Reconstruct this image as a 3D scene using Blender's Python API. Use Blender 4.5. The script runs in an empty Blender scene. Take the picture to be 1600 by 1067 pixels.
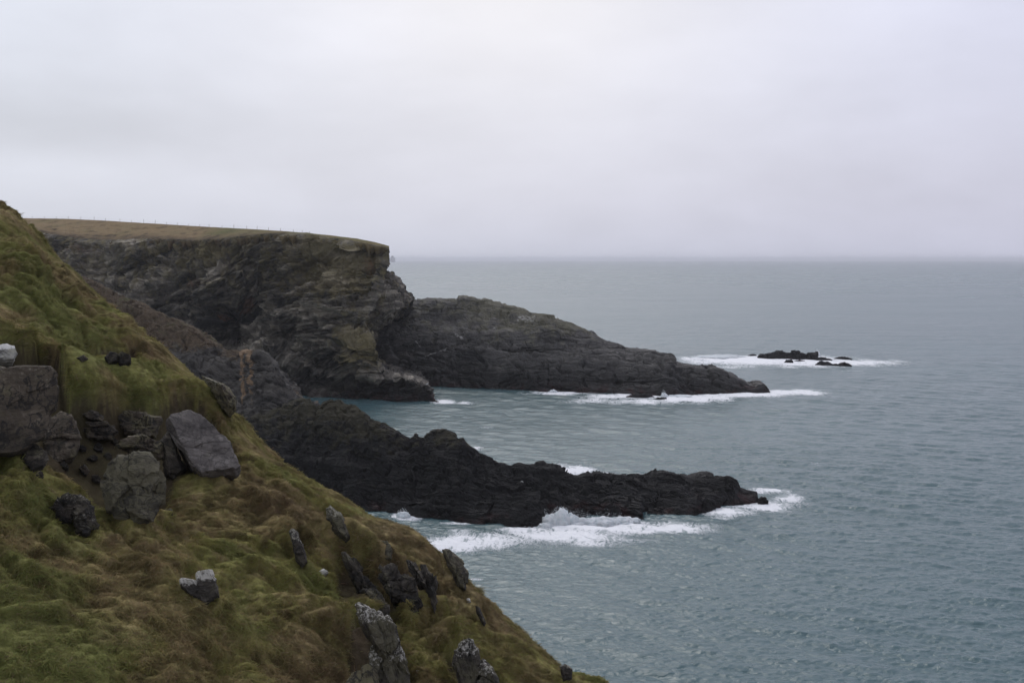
import bpy, math, random
import numpy as np

random.seed(7)
S = bpy.context.scene
COL = S.collection
rad = math.radians

# ------------------------------------------------------------------ camera
CAMH = 40.0            # metres above the sea
F = 1700.0             # focal length in photo pixels (1600 wide)
HOR = 405.0            # horizon row
cd = bpy.data.cameras.new('camera')
cam = bpy.data.objects.new('camera', cd)
COL.objects.link(cam)
cam.location = (0, 0, CAMH)
cam.rotation_euler = (rad(90), 0, 0)
cd.sensor_width = 36.0
cd.lens = F / 1600.0 * 36.0
cd.shift_y = -(533.5 - HOR) / 1600.0
cd.clip_start = 0.5
cd.clip_end = 60000
S.camera = cam

# ------------------------------------------------------------------ world, sun, exposure
SUN_EL, SUN_AZ = 48.0, -8.0      # azimuth from +Y, negative = to the left
w = bpy.data.worlds.new('World')
S.world = w
w.use_nodes = True
nt = w.node_tree
nt.nodes.clear()
N = nt.nodes.new
L = nt.links.new


def wmath(op, a, b=None, c=None, clamp=False):
    n = N('ShaderNodeMath')
    n.operation = op
    n.use_clamp = clamp
    for i, v in enumerate((a, b, c)):
        if v is None:
            continue
        if isinstance(v, (int, float)):
            n.inputs[i].default_value = v
        else:
            L(v, n.inputs[i])
    return n.outputs[0]


def wmix(fac, a, b, blend='MIX'):
    n = N('ShaderNodeMix')
    n.data_type = 'RGBA'
    n.blend_type = blend
    for sock, v in ((n.inputs[0], fac), (n.inputs[6], a), (n.inputs[7], b)):
        if isinstance(v, (int, float)):
            sock.default_value = v
        elif isinstance(v, tuple):
            sock.default_value = (*v, 1.0)
        else:
            L(v, sock)
    return n.outputs[2]


sky = N('ShaderNodeTexSky')
sky.sky_type = 'NISHITA'
sky.sun_disc = False
sky.sun_elevation = rad(SUN_EL)
sky.sun_rotation = rad(SUN_AZ)
sky.air_density = 1.5
sky.dust_density = 4.0
tc = N('ShaderNodeTexCoord')
sep = N('ShaderNodeSeparateXYZ')
L(tc.outputs['Generated'], sep.inputs[0])
el = sep.outputs['Z']
az = sep.outputs['X']
# cloud layers: direction noise, flattened towards the horizon
mp = N('ShaderNodeMapping')
mp.inputs['Scale'].default_value = (1.0, 1.0, 2.4)
mp.inputs['Location'].default_value = (3.3, 0.4, 1.15)
L(tc.outputs['Generated'], mp.inputs[0])
n1 = N('ShaderNodeTexNoise')
n1.inputs['Scale'].default_value = 3.2
n1.inputs['Detail'].default_value = 5.0
n1.inputs['Roughness'].default_value = 0.5
n1.inputs['Distortion'].default_value = 0.35
L(mp.outputs[0], n1.inputs['Vector'])
mp2 = N('ShaderNodeMapping')
mp2.inputs['Scale'].default_value = (1.0, 1.0, 3.0)
mp2.inputs['Location'].default_value = (8.1, 2.0, 0.3)
mp2.inputs['Rotation'].default_value = (0, rad(8), 0)
L(tc.outputs['Generated'], mp2.inputs[0])
n2 = N('ShaderNodeTexNoise')
n2.inputs['Scale'].default_value = 6.5
n2.inputs['Detail'].default_value = 6.0
n2.inputs['Roughness'].default_value = 0.52
L(mp2.outputs[0], n2.inputs['Vector'])
# overcast brightness: darker at the horizon, brighter up high; grey bank low at the left
up = wmath('SMOOTH_MIN', wmath('MULTIPLY', el, 3.2), 1.0, 0.3)
lay = wmath('ADD', wmath('MULTIPLY', wmath('SUBTRACT', n1.outputs[0], 0.5), 0.30),
            wmath('MULTIPLY', wmath('SUBTRACT', n2.outputs[0], 0.5), 0.17))
bx = wmath('MULTIPLY', wmath('ADD', az, 0.46), 3.4)
bz = wmath('MULTIPLY', wmath('SUBTRACT', el, 0.112), 30.0)
bank = wmath('EXPONENT', wmath('MULTIPLY', wmath('ADD', wmath('MULTIPLY', bx, bx), wmath('MULTIPLY', bz, bz)), -1.0))
glx = wmath('MULTIPLY', wmath('ADD', az, 0.0), 4.0)
glz = wmath('MULTIPLY', wmath('SUBTRACT', el, 0.26), 6.5)
glow = wmath('EXPONENT', wmath('MULTIPLY', wmath('ADD', wmath('MULTIPLY', glx, glx), wmath('MULTIPLY', glz, glz)), -1.0))
br = wmath('ADD', wmath('ADD', 0.66, wmath('MULTIPLY', up, 0.13)), wmath('MULTIPLY', lay, 0.75))
br = wmath('SUBTRACT', br, wmath('MULTIPLY', bank, 0.095))
br = wmath('ADD', br, wmath('MULTIPLY', glow, 0.045))
sz = wmath('MULTIPLY', wmath('SUBTRACT', el, 0.068), 55.0)
strip = wmath('EXPONENT', wmath('MULTIPLY', wmath('ADD', wmath('MULTIPLY', bx, bx), wmath('MULTIPLY', sz, sz)), -1.0))
br = wmath('ADD', br, wmath('MULTIPLY', strip, 0.02))
br = wmath('SUBTRACT', br, wmath('MULTIPLY', wmath('MAXIMUM', az, 0.0), 0.16))
tint = wmix(wmath('ADD', wmath('MULTIPLY', az, 1.1), 0.45, clamp=True), (0.935, 0.98, 1.115), (0.945, 0.96, 1.175))
tint = wmix(wmath('MULTIPLY', glow, 0.9, clamp=True), tint, (1.015, 1.0, 1.045))
over = N('ShaderNodeVectorMath')
over.operation = 'SCALE'
L(tint, over.inputs[0])
L(wmath('MULTIPLY', br, 10.0), over.inputs['Scale'])
final = wmix(0.92, sky.outputs[0], over.outputs[0])
bg = N('ShaderNodeBackground')
bg.inputs['Strength'].default_value = 0.1
L(final, bg.inputs['Color'])
wo = N('ShaderNodeOutputWorld')
L(bg.outputs[0], wo.inputs['Surface'])

sl = bpy.data.lights.new('sun', 'SUN')
sl.energy = 0.8
sl.angle = rad(24)
sl.color = (1.0, 0.96, 0.9)
so = bpy.data.objects.new('sun', sl)
COL.objects.link(so)
so.rotation_euler = (rad(-(90 - SUN_EL)), 0, rad(-SUN_AZ))
so.location = (0, 0, 200)

vs = S.view_settings
vs.view_transform = 'Standard'
vs.look = 'None'
vs.exposure = 0.12
vs.gamma = 1.0
vs.use_curve_mapping = False

# ------------------------------------------------------------------ numeric noise
_rng = np.random.RandomState(11)
_perm = np.tile(_rng.permutation(256), 3).astype(np.int32)
_g = _rng.normal(size=(256, 3)).astype(np.float32)
_g /= np.linalg.norm(_g, axis=1)[:, None]
_r1 = _rng.rand(4096).astype(np.float32)


def pn(P):
    """gradient noise about -0.7..0.7 at points P (n,3)"""
    P = np.asarray(P, np.float32)
    I = np.floor(P)
    f = P - I
    I = I.astype(np.int64) & 255
    u = f * f * f * (f * (f * 6 - 15) + 10)
    out = 0
    for dx in (0, 1):
        for dy in (0, 1):
            for dz in (0, 1):
                h = _perm[_perm[_perm[(I[:, 0] + dx) & 255] + ((I[:, 1] + dy) & 255)] + ((I[:, 2] + dz) & 255)]
                g = _g[h]
                d = g[:, 0] * (f[:, 0] - dx) + g[:, 1] * (f[:, 1] - dy) + g[:, 2] * (f[:, 2] - dz)
                wx = u[:, 0] if dx else 1 - u[:, 0]
                wy = u[:, 1] if dy else 1 - u[:, 1]
                wz = u[:, 2] if dz else 1 - u[:, 2]
                out = out + d * wx * wy * wz
    return out


def fbm(P, o=4, gain=0.5, lac=2.03):
    P = np.asarray(P, np.float32)
    a, s, t = 1.0, 0, 0
    for k in range(o):
        s = s + a * pn(P + 17.3 * k)
        P = P * lac
        a *= gain
    return s * 1.35


def ridged(P, o=4, gain=0.5, lac=2.05):
    P = np.asarray(P, np.float32)
    a, s, t = 1.0, 0, 0
    for k in range(o):
        s = s + a * (1 - np.abs(pn(P + 9.1 * k)) * 2.4)
        t += a
        P = P * lac
        a *= gain
    return s / t


def h1(k, j=0):
    k = np.asarray(k, np.int64)
    j = np.asarray(j, np.int64)
    return _r1[(k * 1619 + j * 31337 + (k * j) * 6971 + 101) % 4096]


def sstep(a, b, x):
    t = np.clip((x - a) / (b - a), 0, 1)
    return t * t * (3 - 2 * t)


def curve(pts):
    p = np.array(pts, float)
    return lambda x: np.interp(x, p[:, 0], p[:, 1])


def pt(px, py, Y):
    return np.stack([(px - 800.0) / F * Y, Y + 0 * px, CAMH - (py - HOR) / F * Y], -1)


def proj(P):
    Y = np.maximum(P[..., 1], 1e-3)
    return P[..., 0] / Y * F + 800.0, HOR + (CAMH - P[..., 2]) / Y * F


def seaY(py):
    return CAMH * F / (np.asarray(py, float) - HOR)


# ------------------------------------------------------------------ mesh helpers
def new_mesh(name, V, quads=None, tris=None, attrs=None, smooth=True):
    V = np.asarray(V, np.float32).reshape(-1, 3)
    me = bpy.data.meshes.new(name)
    nq = 0 if quads is None else len(quads)
    ntr = 0 if tris is None else len(tris)
    me.vertices.add(len(V))
    me.vertices.foreach_set('co', V.ravel())
    me.loops.add(nq * 4 + ntr * 3)
    me.polygons.add(nq + ntr)
    idx, st, tot = [], [], []
    if nq:
        idx.append(np.asarray(quads, np.int32).ravel())
        st.append(np.arange(nq, dtype=np.int32) * 4)
    if ntr:
        idx.append(np.asarray(tris, np.int32).ravel())
        st.append(nq * 4 + np.arange(ntr, dtype=np.int32) * 3)
    me.loops.foreach_set('vertex_index', np.concatenate(idx))
    me.polygons.foreach_set('loop_start', np.concatenate(st))
    me.update(calc_edges=True)
    me.polygons.foreach_set('use_smooth', np.full(nq + ntr, smooth, bool))
    for k, a in (attrs or {}).items():
        a = np.asarray(a, np.float32)
        if a.ndim == 1:
            at = me.attributes.new(k, 'FLOAT', 'POINT')
            at.data.foreach_set('value', a)
        else:
            at = me.attributes.new(k, 'FLOAT_VECTOR', 'POINT')
            at.data.foreach_set('vector', a.ravel())
    me.validate()
    return me


def grid_faces(nr, nc, off=0):
    i = np.arange((nr - 1) * nc).reshape(nr - 1, nc)[:, :-1].ravel() + off
    return np.stack([i, i + 1, i + nc + 1, i + nc], 1)


def join_grids(grids):
    """grids: list of (nr,nc,3) -> V, quads"""
    vs_, qs, off = [], [], 0
    for G in grids:
        vs_.append(G.reshape(-1, 3))
        qs.append(grid_faces(G.shape[0], G.shape[1], off))
        off += G.shape[0] * G.shape[1]
    return np.concatenate(vs_), np.concatenate(qs)


def link(name, me, mat, parent=None):
    o = bpy.data.objects.new(name, me)
    COL.objects.link(o)
    if mat:
        me.materials.append(mat)
    if parent:
        o.parent = parent
    return o


def tag(o, label=None, cat=None, group=None, kind=None):
    for k, v in (('label', label), ('category', cat), ('group', group), ('kind', kind)):
        if v:
            o[k] = v
    return o


def gnormals(G):
    du = np.gradient(G, axis=1)
    dv = np.gradient(G, axis=0)
    n = np.cross(du, dv)
    n /= np.linalg.norm(n, axis=2)[..., None] + 1e-9
    return n


# ------------------------------------------------------------------ materials
def mat_new(name):
    m = bpy.data.materials.new(name)
    m.use_nodes = True
    t = m.node_tree
    t.nodes.clear()
    return m, t


class NT:
    def __init__(s, t):
        s.t = t

    def n(s, ty, **kw):
        x = s.t.nodes.new(ty)
        for k, v in kw.items():
            setattr(x, k, v)
        return x

    def put(s, sock, v):
        if isinstance(v, (int, float)):
            sock.default_value = v
        elif isinstance(v, tuple):
            sock.default_value = (*v, 1.0) if len(sock.default_value) == 4 and len(v) == 3 else v
        else:
            s.t.links.new(v, sock)

    def math(s, op, a, b=None, c=None, clamp=False):
        x = s.n('ShaderNodeMath', operation=op, use_clamp=clamp)
        for i, v in enumerate((a, b, c)):
            if v is not None:
                s.put(x.inputs[i], v)
        return x.outputs[0]

    def mix(s, f, a, b, blend='MIX'):
        x = s.n('ShaderNodeMix', data_type='RGBA', blend_type=blend)
        s.put(x.inputs[0], f)
        s.put(x.inputs[6], a)
        s.put(x.inputs[7], b)
        return x.outputs[2]

    def noise(s, vec, scale, detail=4.0, rough=0.55, dist=0.0):
        x = s.n('ShaderNodeTexNoise')
        x.inputs['Scale'].default_value = scale
        x.inputs['Detail'].default_value = detail
        x.inputs['Roughness'].default_value = rough
        x.inputs['Distortion'].default_value = dist
        if vec is not None:
            s.t.links.new(vec, x.inputs['Vector'])
        return x.outputs[0]

    def mapr(s, v, a, b, c=0.0, d=1.0):
        x = s.n('ShaderNodeMapRange', interpolation_type='SMOOTHSTEP')
        s.put(x.inputs[0], v)
        for i, k in enumerate((a, b, c, d)):
            s.put(x.inputs[i + 1], k)
        return x.outputs[0]

    def attr(s, name):
        return s.n('ShaderNodeAttribute', attribute_name=name)

    def scalev(s, v, sc):
        x = s.n('ShaderNodeMapping')
        x.inputs['Scale'].default_value = sc
        s.t.links.new(v, x.inputs[0])
        return x.outputs[0]

    def pos(s):
        return s.n('ShaderNodeNewGeometry')


def rock_material(name, dark, mid, light, band=1.0, lichen=(0.17, 0.15, 0.07), lichen_amt=0.5, crust=0.0,
                  wet=0.0, fine=1.0, pale=None, pale_amt=0.0, bump=0.6):
    m, t = mat_new(name)
    k = NT(t)
    geo = k.pos()
    P = geo.outputs['Position']
    st = k.attr('strat').outputs['Vector']
    rnd = k.attr('rnd').outputs['Fac']
    lic = k.attr('lich').outputs['Fac']
    b1 = k.noise(k.scalev(st, (1.1 * fine, 0.10 * fine, 0.10 * fine)), 1.0, 5.0, 0.6)
    b2 = k.noise(k.scalev(st, (0.28 * fine, 0.05 * fine, 0.05 * fine)), 1.0, 4.0, 0.55)
    c1 = k.noise(P, 0.16 * fine, 6.0, 0.62)
    c2 = k.noise(P, 1.3 * fine, 5.0, 0.6)
    v = k.math('ADD', k.math('MULTIPLY', k.math('SUBTRACT', b1, 0.5), 1.1 * band), k.math('MULTIPLY', k.math('SUBTRACT', b2, 0.5), 1.0 * band))
    v = k.math('ADD', v, k.math('MULTIPLY', k.math('SUBTRACT', c1, 0.5), 1.5))
    v = k.math('ADD', v, k.math('MULTIPLY', k.math('SUBTRACT', c2, 0.5), 0.7))
    v = k.math('ADD', v, k.math('MULTIPLY', k.math('SUBTRACT', rnd, 0.5), 0.35))
    v = k.math('ADD', v, 0.45, clamp=True)
    col = k.mix(k.mapr(v, 0.0, 0.55), dark, mid)
    col = k.mix(k.mapr(v, 0.5, 1.05), col, light)
    # lichen and moss in ragged patches
    ln = k.noise(P, 0.5 * fine, 7.0, 0.66)
    lm = k.mapr(k.math('ADD', ln, k.math('MULTIPLY', lic, 0.42)), 0.62, 0.84)
    col = k.mix(k.math('MULTIPLY', lm, lichen_amt, clamp=True), col, lichen)
    if pale:
        pa = k.attr('pale').outputs['Fac']
        pnz = k.noise(P, 2.6 * fine, 8.0, 0.7)
        pm = k.mapr(k.math('ADD', pnz, k.math('MULTIPLY', pa, 0.5)), 0.68, 0.86)
        col = k.mix(k.math('MULTIPLY', pm, pale_amt, clamp=True), col, pale)
    if crust:
        cn = k.noise(P, 0.42 * fine, 6.0, 0.62, 0.9)
        ring = k.math('ABSOLUTE', k.math('SUBTRACT', cn, 0.53))
        col = k.mix(k.math('MULTIPLY', k.mapr(ring, 0.012, 0.045, 1.0, 0.0), crust, clamp=True), col, (0.012, 0.012, 0.012))
        sp_ = k.noise(P, 9.0 * fine, 3.0, 0.6)
        col = k.mix(k.math('MULTIPLY', k.mapr(sp_, 0.66, 0.72), crust * 0.8, clamp=True), col, lichen)
    rough = 0.86
    if wet:
        z = k.n('ShaderNodeSeparateXYZ')
        t.links.new(P, z.inputs[0])
        zz = k.math('ADD', z.outputs['Z'], k.math('MULTIPLY', k.math('SUBTRACT', c1, 0.5), 6.0))
        zone = k.mapr(zz, wet * 0.9, wet * 2.4, 1.0, 0.0)
        col = k.mix(k.math('MULTIPLY', zone, 0.62), col, (0.014, 0.0125, 0.012))
        red = k.mapr(zz, 0.2, wet * 0.85, 1.0, 0.0)
        rn = k.mapr(k.noise(P, 0.35, 5.0, 0.6), 0.45, 0.65)
        col = k.mix(k.math('MULTIPLY', k.math('MULTIPLY', red, rn), 0.75), col, (0.05, 0.022, 0.02))
        rough = k.math('SUBTRACT', 0.88, k.math('MULTIPLY', zone, 0.28))
    bs = k.n('ShaderNodeBsdfPrincipled')
    k.put(bs.inputs['Base Color'], col)
    k.put(bs.inputs['Roughness'], rough)
    bs.inputs['Specular IOR Level'].default_value = 0.3
    f1 = k.noise(P, 2.2 * fine, 8.0, 0.68)
    f2 = k.noise(k.scalev(st, (5.0 * fine, 0.5 * fine, 0.5 * fine)), 1.0, 5.0, 0.6)
    hgt = k.math('ADD', f1, k.math('MULTIPLY', f2, 0.7))
    bp = k.n('ShaderNodeBump')
    bp.inputs['Strength'].default_value = bump
    bp.inputs['Distance'].default_value = 0.45 / fine
    k.put(bp.inputs['Height'], hgt)
    t.links.new(bp.outputs[0], bs.inputs['Normal'])
    o = k.n('ShaderNodeOutputMaterial')
    t.links.new(bs.outputs[0], o.inputs['Surface'])
    return m


def turf_material(name, fine=1.0):
    """colour comes from a per-vertex ground colour attribute, broken up by fine noise"""
    m, t = mat_new(name)
    k = NT(t)
    P = k.pos().outputs['Position']
    c = k.attr('gcol').outputs['Color']
    a = k.noise(P, 3.0 * fine, 8.0, 0.7)
    b = k.noise(P, 11.0 * fine, 5.0, 0.7)
    s = k.math('ADD', k.math('MULTIPLY', a, 0.9), k.math('MULTIPLY', b, 0.7))
    s = k.math('ADD', s, 0.2)
    x = k.n('ShaderNodeVectorMath', operation='SCALE')
    t.links.new(c, x.inputs[0])
    k.put(x.inputs['Scale'], s)
    bs = k.n('ShaderNodeBsdfPrincipled')
    t.links.new(x.outputs[0], bs.inputs['Base Color'])
    bs.inputs['Roughness'].default_value = 0.95
    bs.inputs['Specular IOR Level'].default_value = 0.1
    bp = k.n('ShaderNodeBump')
    bp.inputs['Strength'].default_value = 0.8
    bp.inputs['Distance'].default_value = 0.12 / fine
    k.put(bp.inputs['Height'], k.math('ADD', a, k.math('MULTIPLY', b, 0.5)))
    t.links.new(bp.outputs[0], bs.inputs['Normal'])
    o = k.n('ShaderNodeOutputMaterial')
    t.links.new(bs.outputs[0], o.inputs['Surface'])
    return m


def plain_material(name, col, rough=0.8, var=0.35, scale=6.0, spec=0.3):
    m, t = mat_new(name)
    k = NT(t)
    P = k.pos().outputs['Position']
    a = k.noise(P, scale, 6.0, 0.65)
    s = k.math('ADD', k.math('MULTIPLY', k.math('SUBTRACT', a, 0.5), 2 * var), 1.0)
    x = k.n('ShaderNodeVectorMath', operation='SCALE')
    x.inputs[0].default_value = col
    k.put(x.inputs['Scale'], s)
    bs = k.n('ShaderNodeBsdfPrincipled')
    t.links.new(x.outputs[0], bs.inputs['Base Color'])
    bs.inputs['Roughness'].default_value = rough
    bs.inputs['Specular IOR Level'].default_value = spec
    o = k.n('ShaderNodeOutputMaterial')
    t.links.new(bs.outputs[0], o.inputs['Surface'])
    return m


# ------------------------------------------------------------------ rock relief
def facets(S, seed=0):
    """angular broken blocks: nearest jittered cell, each with its own level and tilt"""
    S = S.astype(np.float32)
    I0 = np.floor(S - 0.5)
    best = np.full(len(S), 1e9, np.float32)
    out = np.zeros(len(S), np.float32)
    rid = np.zeros(len(S), np.float32)
    for dx in (0, 1):
        for dy in (0, 1):
            for dz in (0, 1):
                C = I0 + np.array([dx, dy, dz], np.float32)
                Ci = C.astype(np.int64)
                hs = (Ci[:, 0] * 7919 + Ci[:, 1] * 104729 + Ci[:, 2] * 1299709 + seed * 977) & 0x7fffffff
                hs = (hs ^ (hs >> 13)) * 1274126177 & 0x7fffffff
                r = [_r1[(hs >> k) & 4095] for k in (0, 5, 9, 13, 16, 19)]
                Fp = C + 0.5 + (np.stack(r[:3], 1) - 0.5) * 0.8
                D = S - Fp
                d2 = (D * D).sum(1)
                val = (r[3] - 0.5) * 1.3 + D[:, 0] * (r[4] - 0.2) * 1.1 + D[:, 1] * (r[5] - 0.5) * 1.2 + D[:, 2] * (r[3] - 0.5) * 1.1
                m = d2 < best
                best = np.where(m, d2, best)
                out = np.where(m, val, out)
                rid = np.where(m, r[4], rid)
    return out, rid


def relief(P, nvec, dipdir, levels, warp=(6.0, 0.02), rough=(1.2, 0.12), seed=0.0):
    """bedded, jointed relief. returns displacement, strat coords, rnd"""
    P = P.astype(np.float32)
    n = np.array(nvec, float)
    n /= np.linalg.norm(n)
    a = np.array(dipdir, float)
    a -= n * a.dot(n)
    a /= np.linalg.norm(a)
    b = np.cross(n, a)
    wv = fbm(P * warp[1] + seed, 3) * warp[0]
    q = P @ n + wv
    qa = P @ a + fbm(P * 0.05 + 40 + seed, 2) * 1.0
    qb = P @ b
    d = np.zeros(len(P))
    rn = np.zeros(len(P))
    for i, (th, amp, ln) in enumerate(levels):
        u = q / th + 0.16 * pn(P * (0.35 / th) + 5 * i)
        kk = np.floor(u)
        fr = u - kk
        jo = np.floor(qa / ln + 9.0 * h1(kk, i + 3))
        r = h1(kk, i) * 0.55 + h1(kk + 57, jo + 11 * i) * 0.45
        lip = sstep(0.0, 0.16, fr) * (0.75 + 0.25 * fr)
        d += 0.55 * amp * ((r - 0.5) * 1.5 + lip - 0.75)
        rn += 0.6 * (r - 0.5) / (i + 1.0)
        fv, fr_ = facets(np.stack([q / (th * 1.15) + 0.25 * pn(P * (0.6 / th)), qa / (ln * 0.55), qb / (ln * 0.42)], 1), i + int(seed))
        d += 1.15 * amp * fv
        rn += 0.6 * (fr_ - 0.5) / (i + 1.0)
    d += rough[0] * fbm(P * rough[1] + 71 + seed, 6, 0.55)
    crack = ridged(P * rough[1] * 1.7 + 13 + seed, 3)
    d -= rough[0] * 0.9 * sstep(0.74, 0.95, crack)
    return d, np.stack([q, qa, qb], 1), np.clip(rn * 0.8 + 0.5, 0, 1)


def rock_attrs(P, strat, rnd, lich, pale=None):
    return {'strat': strat, 'rnd': rnd, 'lich': lich, 'pale': np.zeros(len(P)) if pale is None else pale}


# ================================================================== SEA
def build_sea():
    pr = np.concatenate([np.linspace(1500, 1100, 120, endpoint=False), np.linspace(1100, 430, 900, endpoint=False),
                         405 + np.geomspace(25, 2.6, 110)])
    pc = np.concatenate([np.linspace(-900, 480, 140, endpoint=False), np.linspace(480, 1640, 900, endpoint=False), np.linspace(1640, 2500, 90)])
    Y = seaY(pr)[:, None] + 0 * pc[None, :]
    X = (pc[None, :] - 800) / F * Y
    dY = np.abs(np.gradient(seaY(pr)))[:, None]
    dX = np.abs(np.gradient(X, axis=1))
    rs = np.random.RandomState(5)
    Z = np.zeros_like(Y)
    HX = np.zeros_like(Y)
    patch = fbm(np.stack([X.ravel() * 0.012, Y.ravel() * 0.012, 0 * X.ravel()], 1), 3).reshape(X.shape)
    wind = rad(-104)
    comps = [(26, 0.07), (19, 0.045), (14, 0.035)]
    for lam in np.geomspace(9, 0.8, 40):
        comps.append((lam, 0.0090 * lam ** 0.6))
    for lam, amp in comps:
        th = wind + rs.normal() * 0.55
        kx, ky = math.cos(th) * 2 * math.pi / lam, math.sin(th) * 2 * math.pi / lam
        ph = X * kx + Y * ky + rs.rand() * 6.28 + 1.4 * patch
        # fade waves the grid cannot carry
        need = np.maximum(dY * abs(math.sin(th)), dX * abs(math.cos(th))) * 3.4
        fade = np.clip(lam / np.maximum(need, 1e-3) - 0.6, 0, 1)
        s = np.sin(ph)
        Z += amp * fade * (s + 0.28 * np.cos(2 * ph)) * (1.0 + 0.45 * patch)
    px = pc[None, :] + 0 * Y
    py = pr[:, None] + 0 * Y
    # foam fields: (centre x, centre y, half width, half height, strength)
    fo = [
        # round the skerries offshore
        (1195, 563, 130, 8, 1.0), (1290, 567, 120, 6.5, 0.85), (1110, 560, 60, 4, 0.85), (1370, 566, 50, 4, 0.6), (1240, 572, 130, 4, 0.45), (1130, 573, 60, 4, .4),
        # foot of the headland
        (1075, 622, 65, 7, 1.05), (980, 619, 70, 5, 0.9), (880, 613, 55, 4, 0.9), (1010, 627, 90, 5, 0.6), (1165, 617, 70, 5, 0.9), (1235, 613, 62, 4.5, 0.8), (930, 626, 60, 5, 0.5),
        # foot of the cliff ledge
        (695, 628, 20, 3, 0.9), (720, 629, 25, 2.5, 0.5), (490, 618, 12, 2, .5), (545, 622, 14, 1.5, .45),
        # below the near spur
        (890, 818, 48, 12, 1.15), (965, 822, 95, 12, 1.0), (1040, 826, 75, 9, 0.9), (860, 838, 110, 14, 0.78), (770, 845, 100, 15, 0.82), (700, 850, 70, 15, 0.8),
        (820, 828, 60, 6, 0.7), (735, 830, 50, 5, 0.45), (640, 805, 26, 7, 0.9), (900, 850, 120, 8, 0.42), (712, 816, 40, 3, 0.5), (970, 845, 90, 6, .35),
        # round its tip
        (1140, 800, 48, 7, 0.85), (1195, 790, 55, 9, 0.85), (1228, 780, 28, 8, 0.8), (1200, 768, 40, 5, 0.65), (1120, 808, 40, 4, 0.5),
        # behind the spur
        (890, 735, 45, 8, 0.9), (868, 728, 34, 4, 0.6), (930, 741, 40, 4, .5), (745, 700, 12, 3, .5),
        # stray streaks
        (960, 853, 40, 4, 0.3), (1020, 850, 60, 3, 0.22), (1275, 725, 8, 0.9, 0.3), (740, 904, 14, 2, 0.6), (1360, 845, 26, 2.5, 0.26), (1340, 815, 8, 1, 0.28),
        (1050, 590, 50, 3, 0.35), (1320, 580, 60, 2, 0.25), (760, 668, 20, 2, .3)]
    wx = fbm(np.stack([X.ravel() * 0.16, Y.ravel() * 0.075, 0 * X.ravel() + 3], 1), 4).reshape(X.shape)
    m = np.zeros_like(Y)
    for cx, cy, rx, ry, s in fo:
        sel = (np.abs(px - cx) < rx * 2.2) & (np.abs(py - cy) < ry * 2.6 + 4)
        if not sel.any():
            continue
        dx = (px[sel] - cx) / rx
        dy = (py[sel] - cy) / ry
        g = s * np.exp(-(dx * dx + dy * dy) * 0.95)
        m[sel] = np.maximum(m[sel], g)
    foam = np.clip(m + 0.30 * wx * sstep(0.04, 0.4, m), 0, 1.3)
    Z += foam * (0.16 + 0.22 * wx) * sstep(0.2, 0.9, foam)
    V = np.stack([X, Y, Z], -1)
    dist = np.sqrt(X ** 2 + Y ** 2)
    att = {'foam': foam.ravel(), 'far': (np.clip(np.log(dist / 120.0) / np.log(60.0), 0, 1)).ravel()}
    m_, t = mat_new('sea_water')
    k = NT(t)
    P = k.pos().outputs['Position']
    fa = k.attr('foam').outputs['Fac']
    far = k.attr('far').outputs['Fac']
    # lacy foam
    l1 = k.noise(k.scalev(P, (0.55, 0.26, 0.5)), 1.0, 6.0, 0.62, 1.4)
    web = k.math('SUBTRACT', 1.0, k.math('ABSOLUTE', k.math('MULTIPLY', k.math('SUBTRACT', l1, 0.5), 5.2)), clamp=True)
    l2 = k.noise(k.scalev(P, (2.6, 1.1, 1.5)), 1.0, 7.0, 0.72, 1.2)
    lace = k.math('ADD', k.math('MULTIPLY', web, 0.48), k.math('MULTIPLY', l2, 0.62))
    f = k.math('ADD', k.math('MULTIPLY', fa, 0.95), k.math('MULTIPLY', lace, 0.95))
    ff = k.mapr(f, 0.84, 1.26)
    ff = k.math('MULTIPLY', ff, k.mapr(fa, 0.08, 0.3), clamp=True)
    wash = k.mapr(k.math('ADD', fa, k.math('MULTIPLY', k.math('SUBTRACT', l1, 0.5), 0.9)), 0.14, 0.95, 0.0, 0.6)
    ff = k.math('MAXIMUM', ff, wash)
    aer = k.mapr(fa, 0.12, 0.95)
    big = k.noise(k.scalev(P, (0.006, 0.011, 0.01)), 1.0, 4.0, 0.55)
    base = k.mix(k.mapr(big, 0.35, 0.65), (0.056, 0.106, 0.114), (0.070, 0.122, 0.131))
    base = k.mix(k.math('MULTIPLY', aer, 0.55), base, (0.10, 0.20, 0.205))
    col = k.mix(ff, base, (0.86, 0.87, 0.88))
    bs = k.n('ShaderNodeBsdfPrincipled')
    k.put(bs.inputs['Base Color'], col)
    ro = k.math('ADD', 0.17, k.math('MULTIPLY', far, 0.14))
    ro = k.math('ADD', ro, k.math('MULTIPLY', k.math('SUBTRACT', big, 0.5), 0.17))
    ro = k.math('ADD', ro, k.math('MULTIPLY', ff, 0.6), clamp=True)
    k.put(bs.inputs['Roughness'], ro)
    bs.inputs['IOR'].default_value = 1.33
    k.put(bs.inputs['Specular IOR Level'], k.math('SUBTRACT', 0.5, k.math('MULTIPLY', ff, 0.4)))
    r1 = k.noise(k.scalev(P, (0.55, 1.0, 1.0)), 1.15, 4.0, 0.6, 0.6)
    r2 = k.noise(k.scalev(P, (0.11, 0.30, 0.2)), 1.0, 4.0, 0.62, 0.3)
    hh = k.math('ADD', k.math('MULTIPLY', r1, 0.42), k.math('MULTIPLY', k.math('MULTIPLY', r2, 3.2), k.mapr(far, 0.10, 0.45)))
    hh = k.math('ADD', hh, k.math('MULTIPLY', ff, k.math('MULTIPLY', l2, 0.5)))
    bp = k.n('ShaderNodeBump')
    k.put(bp.inputs['Strength'], 0.62)
    bp.inputs['Distance'].default_value = 1.0
    k.put(bp.inputs['Height'], hh)
    t.links.new(bp.outputs[0], bs.inputs['Normal'])
    o = k.n('ShaderNodeOutputMaterial')
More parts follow.
